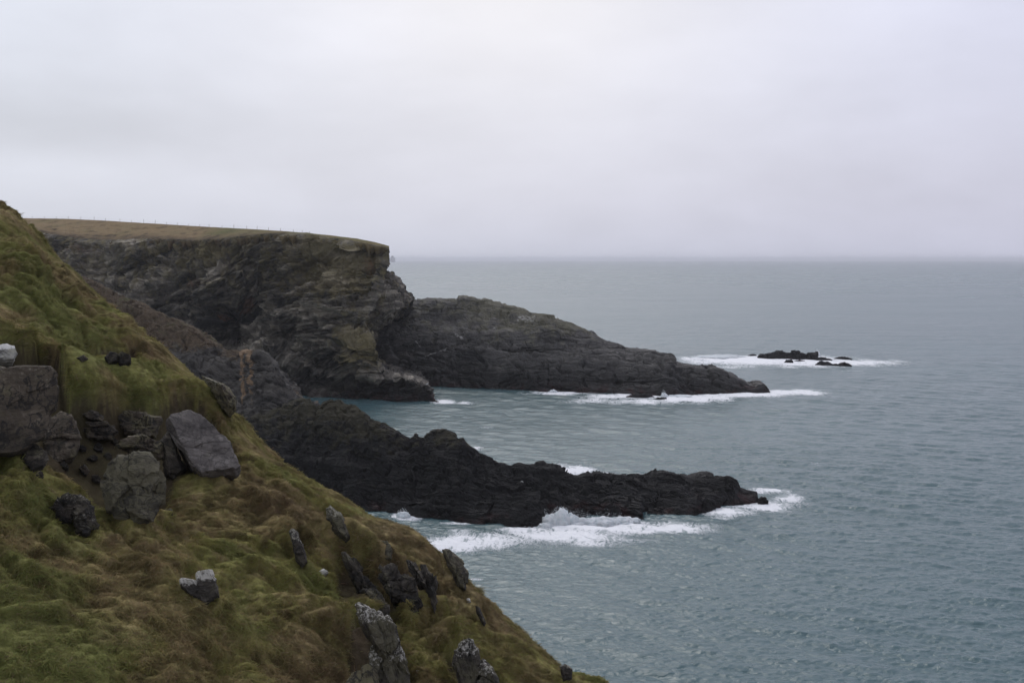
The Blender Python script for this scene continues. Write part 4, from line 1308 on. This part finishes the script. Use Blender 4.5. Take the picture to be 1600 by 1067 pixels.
def make_rock(name, poly, label, cat, mat=None, lean=0.55, out=0.10, thick=0.5, facets=3, sub=5, strat=(0.2, -0.3, 1.0), rough=0.05, beds=0.03, crack=0.05, lich=0.3, pale=0.0,
              seed=0, group=None, base=None, back=1.2, edge=18, depth=None):
    """a rock whose outline seen from the path is poly (photo pixels; a list of outlines makes one
    rock of several lobes); it stands in the hillside, leaning back, with real thickness"""
    rs = np.random.RandomState(100 + seed)
    lobes = poly if isinstance(poly[0], list) else [poly]
    lobes = [shift_low(p) if depth is None else np.array(hull(p), float) for p in lobes]
    pall = np.concatenate(lobes)
    if depth is None:
        bpx, bpy = base if base else (pall[:, 0].mean(), pall[:, 1].max())
        A0 = hill_hit(bpx, min(bpy, 1250))
    else:
        A0 = pt(np.array(pall[:, 0].mean()), np.array(pall[:, 1].max()), depth)
    v = A0 - np.array([0, 0, CAMH])
    v /= np.linalg.norm(v)
    hz = np.array([v[0], v[1], 0])
    hz /= np.linalg.norm(hz)
    nrm = -hz * math.cos(lean) + np.array([0, 0, 1]) * math.sin(lean)     # towards the path and up
    right = np.cross(np.array([0, 0, 1.0]), nrm)
    right /= np.linalg.norm(right)
    if right[0] < 0:
        right = -right
    upv = np.cross(nrm, right)
    if upv[2] < 0:
        upv = -upv
    o = np.array([0, 0, CAMH])
    VV, FF, SS, RR, TP, off = [], [], [], [], [], 0
    for li_, p in enumerate(lobes):
        size = max(np.ptp(p[:, 0]), np.ptp(p[:, 1])) / F * A0[1]
        A = A0 - v * (out + 0.04 * li_) * size
        dirs = np.stack([(p[:, 0] - 800) / F, np.ones(len(p)), -(p[:, 1] - HOR) / F], 1)
        tt = ((A - o) @ nrm) / (dirs @ nrm)
        W = o + dirs * tt[:, None]
        c = W.mean(0)
        q = np.stack([(W - c) @ right, (W - c) @ upv], 1)
        area = 0.5 * np.sum(q[:, 0] * np.roll(q[:, 1], -1) - np.roll(q[:, 0], -1) * q[:, 1])
        if area < 0:
            q = q[::-1]
        w = min(np.ptp(q[:, 0]), np.ptp(q[:, 1]))
        planes, offs = [], []
        for i in range(len(q)):
            a, b = q[i], q[(i + 1) % len(q)]
            e = b - a
            if np.hypot(*e) < 1e-4:
                continue
            n2 = np.array([e[1], -e[0]]) / np.hypot(*e)
            for tl in (rad(edge) * rs.uniform(0.4, 1.4), -rad(10)):
                planes.append(np.array([n2[0] * math.cos(tl), n2[1] * math.cos(tl), math.sin(tl)]))
                offs.append(max(n2 @ a * math.cos(tl), 0.02 * w))
        T = thick * w * 0.5
        for i in range(facets):
            a = rs.uniform(0, 6.28)
            tl = rs.uniform(0.05, 0.42)
            planes.append(np.array([math.sin(tl) * math.cos(a), math.sin(tl) * math.sin(a), math.cos(tl)]))
            offs.append(T * rs.uniform(0.85, 1.1))
        planes.append(np.array([0, 0, -1.0]))
        offs.append(w * back)
        planes, offs = np.array(planes), np.array(offs)
        dv, fc = ICO[sub]
        d = dv * np.array([np.ptp(q[:, 0]), np.ptp(q[:, 1]), (T + w * back)]) * 0.5
        d = d / np.linalg.norm(d, axis=1)[:, None]
        den = d @ planes.T
        r = np.where(den > 1e-3, offs[None, :] / np.maximum(den, 1e-3), 1e9).min(1)
        loc = d * r[:, None]
        Wd = c + loc[:, :1] * right + loc[:, 1:2] * upv + loc[:, 2:] * nrm
        nw = d[:, :1] * right + d[:, 1:2] * upv + d[:, 2:] * nrm
        sc = 1.0 / max(w, 0.2)
        sd, st, rn = relief(Wd, strat, (1, 0.2, -0.3), [(0.42 * w, beds * w * 1.1, 1.3 * w), (0.17 * w, beds * w * 0.6, 0.6 * w)], warp=(0.15 * w, 0.5 * sc), rough=(0.0, 1.0), seed=seed * 3.7)
        dd = sd + rough * w * fbm(Wd * 1.8 * sc + seed * 5.1, 6, 0.55)
        # split by a few joints: broken pieces standing a little proud of each other
        fv, fr_ = facets_(Wd * 1.25 * sc + seed * 1.7, seed)
        dd += 0.55 * (rough + beds) * w * np.clip(fv, -0.8, 0.8)
        cr = ridged(Wd * 0.85 * sc + seed * 2.3, 2)
        dd -= crack * w * 1.8 * sstep(0.83, 0.96, cr)
        Wd = Wd + nw * dd[:, None]
        VV.append(Wd)
        FF.append(fc + off)
        off += len(Wd)
        SS.append(st * (2.7 / max(w, 0.3)))
        RR.append(np.clip(rn * 0.6 + 0.4 * fr_, 0, 1))
        TP.append(pale * sstep(-0.1, 0.5, loc[:, 1] / (0.5 * np.ptp(q[:, 1]) + 1e-6) * 0.8 + 0.2 * nw[:, 2]))
        if depth is None:
            ROCK_POLYS.append((p, c[1]))
    V = np.concatenate(VV)
    at = rock_attrs(V, np.concatenate(SS), np.concatenate(RR), np.full(len(V), lich), np.concatenate(TP))
    ctr = V.mean(0)
    ob = link(name, new_mesh(name, V - ctr, tris=np.concatenate(FF), attrs=at, smooth=False), mat)
    ob.location = ctr
    return tag(ob, label, cat, group)


LICH = (0.27, 0.26, 0.21)
M_ROCK = rock_material('hillside_stone', (0.017, 0.0145, 0.011), (0.068, 0.055, 0.040), (0.178, 0.150, 0.112), 1.2, (0.15, 0.135, 0.075), 0.7, fine=4.0, pale=LICH, pale_amt=0.9, bump=0.6, crust=0.75)
M_ROCKD = rock_material('dark_hillside_stone', (0.012, 0.0108, 0.0092), (0.042, 0.0355, 0.028), (0.135, 0.117, 0.092), 1.2, (0.13, 0.12, 0.075), 0.65, fine=4.0, pale=LICH, pale_amt=0.95, bump=0.65, crust=0.6)
M_SLAB = rock_material('grey_slab_stone', (0.034, 0.030, 0.028), (0.108, 0.096, 0.088), (0.215, 0.195, 0.178), 1.2, (0.17, 0.16, 0.11), 0.35, fine=4.0, pale=LICH, pale_amt=0.5, bump=0.55, crust=0.4)
M_PALE = rock_material('lichen_white_stone', (0.07, 0.068, 0.06), (0.24, 0.235, 0.21), (0.44, 0.43, 0.39), 0.6, (0.36, 0.35, 0.27), 0.7, fine=4.0, pale=(0.62, 0.61, 0.57), pale_amt=0.9, bump=0.5)

M_WHITE = rock_material('white_capped_stone', (0.012, 0.0108, 0.0092), (0.042, 0.0365, 0.030), (0.12, 0.107, 0.088), 1.0, (0.13, 0.12, 0.075), 0.5, fine=4.0, pale=(0.42, 0.405, 0.36), pale_amt=0.95, bump=0.6)
MATS = {'M_WHITE': M_WHITE, 'M_ROCK': M_ROCK, 'M_ROCKD': M_ROCKD, 'M_SLAB': M_SLAB, 'M_PALE': M_PALE}
for a_, k_ in ROCKS:
    make_rock(*a_, mat=MATS[k_.pop('mat')], **k_)

# ------------------------------------------------------------------ rocks standing in the sea
def sea_rock(poly, label, seed, beds=0.09, name='skerry', mat=None, rough=0.09):
    lobes = poly if isinstance(poly[0], list) else [poly]
    yb = max(max(y for _, y in p) for p in lobes)
    out_ = []
    for p in lobes:
        xs_ = [x for x, _ in p]
        out_.append(list(p) + [(max(xs_), yb + 1.5), (min(xs_), yb + 1.5)])
    return make_rock(name, out_, label, 'sea rock', mat or M_SKERRY, lean=0.35, thick=0.9, facets=4, sub=6, rough=rough, beds=beds, crack=0.06, lich=0.1, seed=seed, depth=float(seaY(yb)), out=0.0, back=1.4,
                     edge=30, strat=(0.2, 0.4, 1.0))


sea_rock([[(1184, 555.5), (1188, 552.5), (1200, 551.5), (1206, 557)], [(1198, 551.5), (1212, 550), (1222, 548.3), (1228, 558)], [(1216, 549), (1232, 550), (1240, 559), (1218, 558)], [(1232, 551), (1240, 548.5), (1247, 547.3), (1252, 549.5), (1254, 560)], [(1246, 551), (1258, 552), (1264, 557), (1262, 561)]], 'largest dark skerry offshore with a long humped back in white surf', 50)
sea_rock([[(1260, 557), (1263, 551), (1276, 550), (1278, 558), (1276, 561.5)], [(1274, 558), (1288, 558.5), (1300, 560.8), (1296, 562.5)]], 'square headed skerry joined to the end of the largest one', 51)
sea_rock([(1169, 555), (1175, 553), (1182, 554.5), (1181, 556), (1171, 556)], 'tiny low skerry just off the near end of the humped one', 52)
sea_rock([(1304, 559.5), (1312, 557.3), (1324, 558), (1332, 560.5), (1318, 561.5)], 'thin flat skerry lying farthest along from the humped one', 53)
sea_rock([(1224, 566.5), (1229, 562), (1238, 562.5), (1239, 565.5), (1230, 567)], 'small round rock awash in foam in front of the humped skerry', 54)
sea_rock([(1240, 564), (1250, 562), (1257, 563.5), (1250, 564.5)], 'sliver of rock barely showing in the foam next to the small round rock', 55)
sea_rock([[(1274, 570), (1281, 564.2), (1292, 564.8), (1300, 568), (1298, 571)], [(1296, 568.2), (1310, 568.5), (1314, 571)], [(1310, 568), (1318, 566), (1326, 568), (1332, 570.8), (1316, 571.5)]], 'long low brownish skerry nearest the shore, with two humps', 56)
sea_rock([(978, 619), (990, 615.5), (1015, 616), (1030, 620), (1010, 621.5)], 'flat reef rock awash at the foot of the headland', 57)
sea_rock([(1018, 624), (1028, 620.5), (1040, 621), (1044, 624)], 'small reef rock under the burst of spray at the headland foot', 58)
sea_rock([(1184, 786), (1184, 779), (1190, 775), (1197, 776.5), (1201, 783), (1199, 787)], 'separate square reddish rock just off the end of the near black spur', 59, mat=M_SPUR)


# ------------------------------------------------------------------ grass blades
def inside(poly, x, y):
    c = np.zeros(len(x), bool)
    n = len(poly)
    for i in range(n):
        x0, y0 = poly[i]
        x1, y1 = poly[(i + 1) % n]
        cond = ((y0 > y) != (y1 > y))
        xi = (x1 - x0) * (y - y0) / (y1 - y0 + 1e-12) + x0
        c ^= cond & (x < xi)
    return c


def build_grass(n_try=1500000, blades=4):
    rs = np.random.RandomState(3)
    y = 17 + (78 - 17) * rs.rand(n_try) ** 1.35
    x = (rs.rand(n_try) * 1.02 - 0.62) * y
    e = crest_dist(x, y)
    keep = (e < 3.5) & (x < 12)
    x, y = x[keep], y[keep]
    lip = np.hypot(carve(x + 0.15, y)[0] - carve(x - 0.15, y)[0], carve(x, y + 0.15)[0] - carve(x, y - 0.15)[0]) / 0.3
    m_ = np.nonzero((lip > 0.9) & (carve(x, y)[0] < 0.45))[0]
    m_ = np.repeat(m_, 3)
    x = np.concatenate([x, x[m_] + rs.normal(size=len(m_)) * 0.10])
    y = np.concatenate([y, y[m_] + rs.normal(size=len(m_)) * 0.10 + 0.06])
    onlip = np.concatenate([np.zeros(len(lip), bool), np.ones(len(m_), bool)])
    z = hill(x, y)
    P = hill_pt(x, y)
    px, py = proj(P)
    k = (px > -220) & (px < 1120) & (py < 1210)
    cv = carve(x, y)[0]
    k &= (rs.rand(len(x)) > 0.93 * sstep(0.3, 0.75, cv))
    # clumpy
    cl = fbm(P * 1.1 + 60, 3) * 0.5 + 0.5
    k &= rs.rand(len(x)) < np.clip(0.25 + cl * 0.95, 0, 1)
    for poly, Y in ROCK_POLYS:
        c = poly.mean(0)
        k &= ~(inside(c + (poly - c) * 0.94 + np.array([0, -1.0]), px, py) & (y > Y - 0.35) & (y < Y + 3.0))
    x, y, z, P, px, py, onlip = x[k], y[k], z[k], P[k], px[k], py[k], onlip[k]
    print('tufts', len(x))
    h = 0.15
    gx = (hill(x + h, y) - hill(x - h, y)) / (2 * h)
    gy = (hill(x, y + h) - hill(x, y - h)) / (2 * h)
    nr = np.stack([-gx, -gy, 1 + 0 * gx], -1)
    nr /= np.linalg.norm(nr, axis=1)[:, None]
    # combed direction: down the slope, swirled
    sw = fbm(P * 0.35 + 12, 3) * 2.2
    dx, dy = -gx - 0.25 * 0 + 0.3, -gy - 0.35
    a0 = np.arctan2(dy, dx) + sw
    col = ground_colour(x, y)
    n = len(x)
    Vs, Fs, Cs = [], [], []
    long_ = np.clip(0.8 + 0.9 * (fbm(P * 0.5 + 90, 3)), 0.35, 1.7)
    long_ = np.where(onlip, long_ * 1.5, long_)
    for b in range(blades):
        a = a0 + rs.normal(size=n) * 0.9
        ln = (0.08 + 0.27 * rs.rand(n) ** 2.2) * long_
        wd = (0.005 + 0.006 * rs.rand(n)) * (y / 34.0) ** 0.5
        hd = np.stack([np.cos(a), np.sin(a), 0 * a], -1)
        hd = hd - nr * (hd * nr).sum(1)[:, None]
        hd /= np.linalg.norm(hd, axis=1)[:, None]
        side = np.cross(nr, hd)
        stand = 0.10 + 0.62 * rs.rand(n) ** 2
        root = P + (rs.normal(size=(n, 3)) * 0.05) * np.array([1, 1, 0])
        root[:, 2] -= 0.03
        mid = root + nr * (ln * 0.55 * stand)[:, None] + hd * (ln * 0.38)[:, None]
        tip = mid + nr * (ln * 0.10 * stand - ln * 0.12)[:, None] + hd * (ln * 0.55)[:, None]
        s = side * wd[:, None]
        Vs.append(np.stack([root - s, root + s, mid + s * 0.8, mid - s * 0.8, tip], 1))
        jit = (0.87 + 0.26 * rs.rand(n))[:, None] * (1 + rs.normal(size=(n, 3)) * 0.06)
        dead = (rs.rand(n) < 0.06)[:, None]
        c = np.where(dead, np.array([0.20, 0.155, 0.085]), col * 1.12) * jit
        Cs.append(np.repeat(c[:, None, :], 5, 1))
    NV = np.tile(np.repeat(nr[:, None, :], 5, 1).reshape(-1, 3), (blades, 1))
    V = np.concatenate(Vs).reshape(-1, 3)
    C = np.concatenate(Cs).reshape(-1, 3)
    m = len(V) // 5
    o = np.arange(m) * 5
    quads = np.stack([o, o + 1, o + 2, o + 3], 1)
    tris = np.stack([o + 3, o + 2, o + 4], 1)
    mt, t = mat_new('grass_blades')
    k_ = NT(t)
    c = k_.attr('gcol').outputs['Color']
    bs = k_.n('ShaderNodeBsdfPrincipled')
    t.links.new(c, bs.inputs['Base Color'])
    gm = k_.pos().outputs['Normal']
    nm = k_.n('ShaderNodeMix', data_type='VECTOR')
    nm.inputs[0].default_value = 0.72
    t.links.new(gm, nm.inputs[4])
    t.links.new(k_.attr('matn').outputs['Vector'], nm.inputs[5])
    nn = k_.n('ShaderNodeVectorMath', operation='NORMALIZE')
    t.links.new(nm.outputs[1], nn.inputs[0])
    t.links.new(nn.outputs[0], bs.inputs['Normal'])
    bs.inputs['Roughness'].default_value = 0.9
    bs.inputs['Specular IOR Level'].default_value = 0.08
    tr = k_.n('ShaderNodeBsdfTranslucent')
    t.links.new(c, tr.inputs['Color'])
    mx = k_.n('ShaderNodeMixShader')
    mx.inputs[0].default_value = 0.35
    t.links.new(bs.outputs[0], mx.inputs[1])
    t.links.new(tr.outputs[0], mx.inputs[2])
    out = k_.n('ShaderNodeOutputMaterial')
    t.links.new(mx.outputs[0], out.inputs['Surface'])
    me = new_mesh('grass', V, quads, tris, {'gcol': C, 'matn': NV}, smooth=False)
    tag(link('grass', me, mt), 'long windswept grass matting the hillside', 'grass', kind='stuff')


build_grass()


# ================================================================== SPRAY, BIRDS
def build_spray():
    rs = np.random.RandomState(9)
    dv, fc = ICO[4]
    Vs, Fs, off = [], [], 0
    # breaking water heaped against the rock: (px centre, py of its foot, half width px, height px)
    heaps = [(864, 819, 16, 14, 0), (878, 820, 13, 22, 0), (892, 819, 16, 15, 0), (912, 818, 22, 8, 0), (940, 817, 24, 8, 0), (968, 816, 18, 7, 0), (985, 814, 14, 5, 0), (852, 823, 10, 6, 0),
             (630, 807, 10, 7, 0), (1037, 622, 5, 8, 0), (1060, 620, 20, 3, 0), (864, 613, 6, 4, 0), (1277, 556, 4, 7, 0), (1120, 558, 40, 2.2, 0)]
    for cx, cy, hw, hh, _ in heaps:
        Y = float(seaY(cy))
        m = Y / F
        c = pt(np.array(float(cx)), np.array(float(cy)), Y)
        d = dv.copy()
        nz = fbm(d * 1.7 + rs.rand(3) * 50, 5, 0.62)
        nz2 = np.clip(ridged(d * 2.6 + rs.rand(3) * 50, 4), 0, 1)
        r = 1 + 0.42 * nz + 0.30 * (nz2 - 0.5)
        V = d * r[:, None] * np.array([hw, hw * 0.8, hh]) * m
        V[:, 2] = np.where(V[:, 2] < 0, V[:, 2] * 0.2, V[:, 2])
        Vs.append(V + c)
        Fs.append(fc + off)
        off += len(dv)
    # thrown droplets
    t4 = np.array([[1, 1, 1], [-1, -1, 1], [-1, 1, -1], [1, -1, -1]], float)
    f4 = np.array([[0, 1, 2], [0, 3, 1], [0, 2, 3], [1, 3, 2]])
    for cx, cy, hw, hh, n in [(877, 815, 22, 19, 1500), (900, 815, 34, 14, 700), (950, 814, 40, 10, 500), (1037, 621, 5, 10, 260), (630, 805, 10, 9, 260), (1277, 555, 4, 9, 180), (852, 815, 8, 16, 260)]:
        Y = float(seaY(cy))
        m = Y / F
        c = pt(np.array(float(cx)), np.array(float(cy)), Y)
        u = rs.normal(size=(n, 3)) * np.array([0.55, 0.45, 0])
        hgt = rs.rand(n) ** 1.6 * 1.25 * np.exp(-u[:, 0] ** 2 * 0.9)
        p = np.stack([u[:, 0] * hw, u[:, 1] * hw * 0.7, hgt * hh], 1) * m
        sz = (0.014 + 0.035 * rs.rand(n) ** 3) * (Y / 170.0) ** 0.5
        V = (p[:, None, :] + t4[None] * sz[:, None, None]).reshape(-1, 3) + c
        Vs.append(V)
        Fs.append((f4[None] + (np.arange(n) * 4)[:, None, None]).reshape(-1, 3) + off)
        off += 4 * n
    mt, t = mat_new('white_spray')
    k = NT(t)
    P = k.pos().outputs['Position']
    nz = k.noise(P, 1.6, 6.0, 0.65)
    col = k.mix(k.mapr(nz, 0.35, 0.62), (0.68, 0.74, 0.76), (0.88, 0.89, 0.90))
    bs = k.n('ShaderNodeBsdfPrincipled')
    k.put(bs.inputs['Base Color'], col)
    bs.inputs['Roughness'].default_value = 0.8
    tl = k.n('ShaderNodeBsdfTranslucent')
    k.put(tl.inputs['Color'], col)
    mx = k.n('ShaderNodeMixShader')
    mx.inputs[0].default_value = 0.5
    t.links.new(bs.outputs[0], mx.inputs[1])
    t.links.new(tl.outputs[0], mx.inputs[2])
    o = k.n('ShaderNodeOutputMaterial')
    t.links.new(mx.outputs[0], o.inputs['Surface'])
    me = new_mesh('sea_spray', np.concatenate(Vs), tris=np.concatenate(Fs))
    tag(link('sea_spray', me, mt), 'white water bursting against the black spur and the headland foot', 'spray', kind='stuff')


build_spray()


def bird(name, at, face, mats, label, size=0.55, neck=0.0):
    """standing sea bird: one lofted body from tail to beak, folded wings and two legs"""
    mb, mw, ml = mats
    root = bpy.data.objects.new(name, None)
    COL.objects.link(root)
    root.location = at
    root.rotation_euler = (0, 0, face)
    tag(root, label, 'bird')
    k = size
    ring = [(-0.52, 0.20, 0.012), (-0.36, 0.235, 0.05), (-0.18, 0.27, 0.10), (0.0, 0.30, 0.125), (0.14, 0.34, 0.12), (0.24, 0.42, 0.085), (0.29, 0.52 + neck * 0.5, 0.058), (0.33, 0.60 + neck, 0.066),
            (0.40, 0.61 + neck, 0.05), (0.45, 0.60 + neck, 0.02), (0.54, 0.585 + neck, 0.006)]
    n = 10
    V = []
    for x, z, r in ring:
        for a in range(n):
            t = a * 2 * math.pi / n
            V.append((x * k, r * k * math.cos(t), (z + r * math.sin(t)) * k))
    Q = [(i * n + a, i * n + (a + 1) % n, (i + 1) * n + (a + 1) % n, (i + 1) * n + a) for i in range(len(ring) - 1) for a in range(n)]
    link('body', new_mesh('body', np.array(V), np.array(Q)), mb, root)
    for sgn in (1, -1):
        W = []
        for x, w_, zo in ((0.16, 0.03, 0.33), (0.05, 0.085, 0.31), (-0.2, 0.075, 0.28), (-0.45, 0.03, 0.24), (-0.62, 0.006, 0.22)):
            for y_, dz in ((0.095, w_), (0.135, 0.0), (0.105, -w_), (0.085, 0.0)):
                W.append((x * k, sgn * y_ * k * (1 if x > -0.3 else 0.5), (zo + dz) * k))
        Q = [(i * 4 + a, i * 4 + (a + 1) % 4, i * 4 + 4 + (a + 1) % 4, i * 4 + 4 + a) for i in range(4) for a in range(4)]
        link('wing', new_mesh('wing', np.array(W), np.array(Q)), mw, root)
        Lg = []
        for x, z, r in ((0.02, 0.2, 0.014), (0.0, 0.1, 0.010), (0.01, 0.0, 0.012), (0.09, -0.01, 0.006)):
            for a in range(4):
                Lg.append((x * k + r * k * math.cos(a * 1.571), sgn * 0.05 * k + r * k * math.sin(a * 1.571), z * k))
        Q = [(i * 4 + a, i * 4 + (a + 1) % 4, i * 4 + 4 + (a + 1) % 4, i * 4 + 4 + a) for i in range(3) for a in range(4)]
        link('leg', new_mesh('leg', np.array(Lg), np.array(Q)), ml, root)


def perch(G, px0, w=3, ymax=9999):
    P = G.reshape(-1, 3)
    x, y = proj(P)
    k = np.nonzero((np.abs(x - px0) < w) & (y < ymax) & (P[:, 2] > 0.3))[0]
    k = k[P[k, 1] < P[k, 1].min() + 4.0]
    return P[k[np.argmin(y[k])]]


_mwhite = plain_material('gull_white_feathers', (0.8, 0.8, 0.79), 0.7, 0.05)
_mgrey = plain_material('gull_grey_feathers', (0.42, 0.44, 0.47), 0.7, 0.05)
_mblk = plain_material('black_feathers', (0.012, 0.012, 0.013), 0.5, 0.1)
_mleg = plain_material('bird_leg_skin', (0.2, 0.12, 0.08), 0.6, 0.1)
bird('seagull', perch(CLIFF, 667, 1.5, 640) + np.array([0, -0.3, 0.12]), 0.2, (_mwhite, _mgrey, _mleg), 'white gull standing on the end of the low ledge under the cliff', 0.75)
bird('cormorant', perch(SPUR, 1043, 2) + np.array([0, 0, 0.12]), 0.4, (_mblk, _mblk, _mblk), 'black sea bird standing on top of the near spur', 0.6, 0.12)


# ================================================================== FAR ISLET
def build_islet():
    Y = 15000.0
    k = Y / F
    dv, fc = ICO[5]
    d = dv * np.array([4.2, 4.2, 1.0])
    r = 1 + 0.25 * fbm(dv * 1.5 + 4, 4)
    V = d * r[:, None] * k * np.array([1, 1, 9.2])
    V[:, 2] = np.maximum(V[:, 2], -5)
    c = pt(np.array(613.5), np.array(HOR + CAMH / Y * F), Y)
    o = link('islet', new_mesh('islet', V, tris=fc, attrs=rock_attrs(V, V, 0.5 + 0 * V[:, 0], 0.2 + 0 * V[:, 0])), M_SKERRY)
    o.location = c
    tag(o, 'faint hazy islet on the horizon beside the cliff edge', 'islet')


build_islet()


# ================================================================== THE HAZE
def build_haze():
    x0, x1, y0, y1, z0, z1 = -30000, 30000, -400, 27500, -6, 66
    V = np.array([(x, y, z) for z in (z0, z1) for y in (y0, y1) for x in (x0, x1)], float)
    Q = np.array([(0, 2, 3, 1), (4, 5, 7, 6), (0, 1, 5, 4), (2, 6, 7, 3), (0, 4, 6, 2), (1, 3, 7, 5)])
    m, t = mat_new('sea_haze')
    k = NT(t)
    v = k.n('ShaderNodeVolumePrincipled')
    v.inputs['Color'].default_value = (0.90, 0.93, 1.0, 1)
    v.inputs['Density'].default_value = HAZE
    v.inputs['Anisotropy'].default_value = 0.45
    o = k.n('ShaderNodeOutputMaterial')
    t.links.new(v.outputs[0], o.inputs['Volume'])
    tag(link('haze', new_mesh('haze', V, Q, smooth=False), m), 'pale damp sea haze', 'haze', kind='stuff')


HAZE = 0.00008
build_haze()
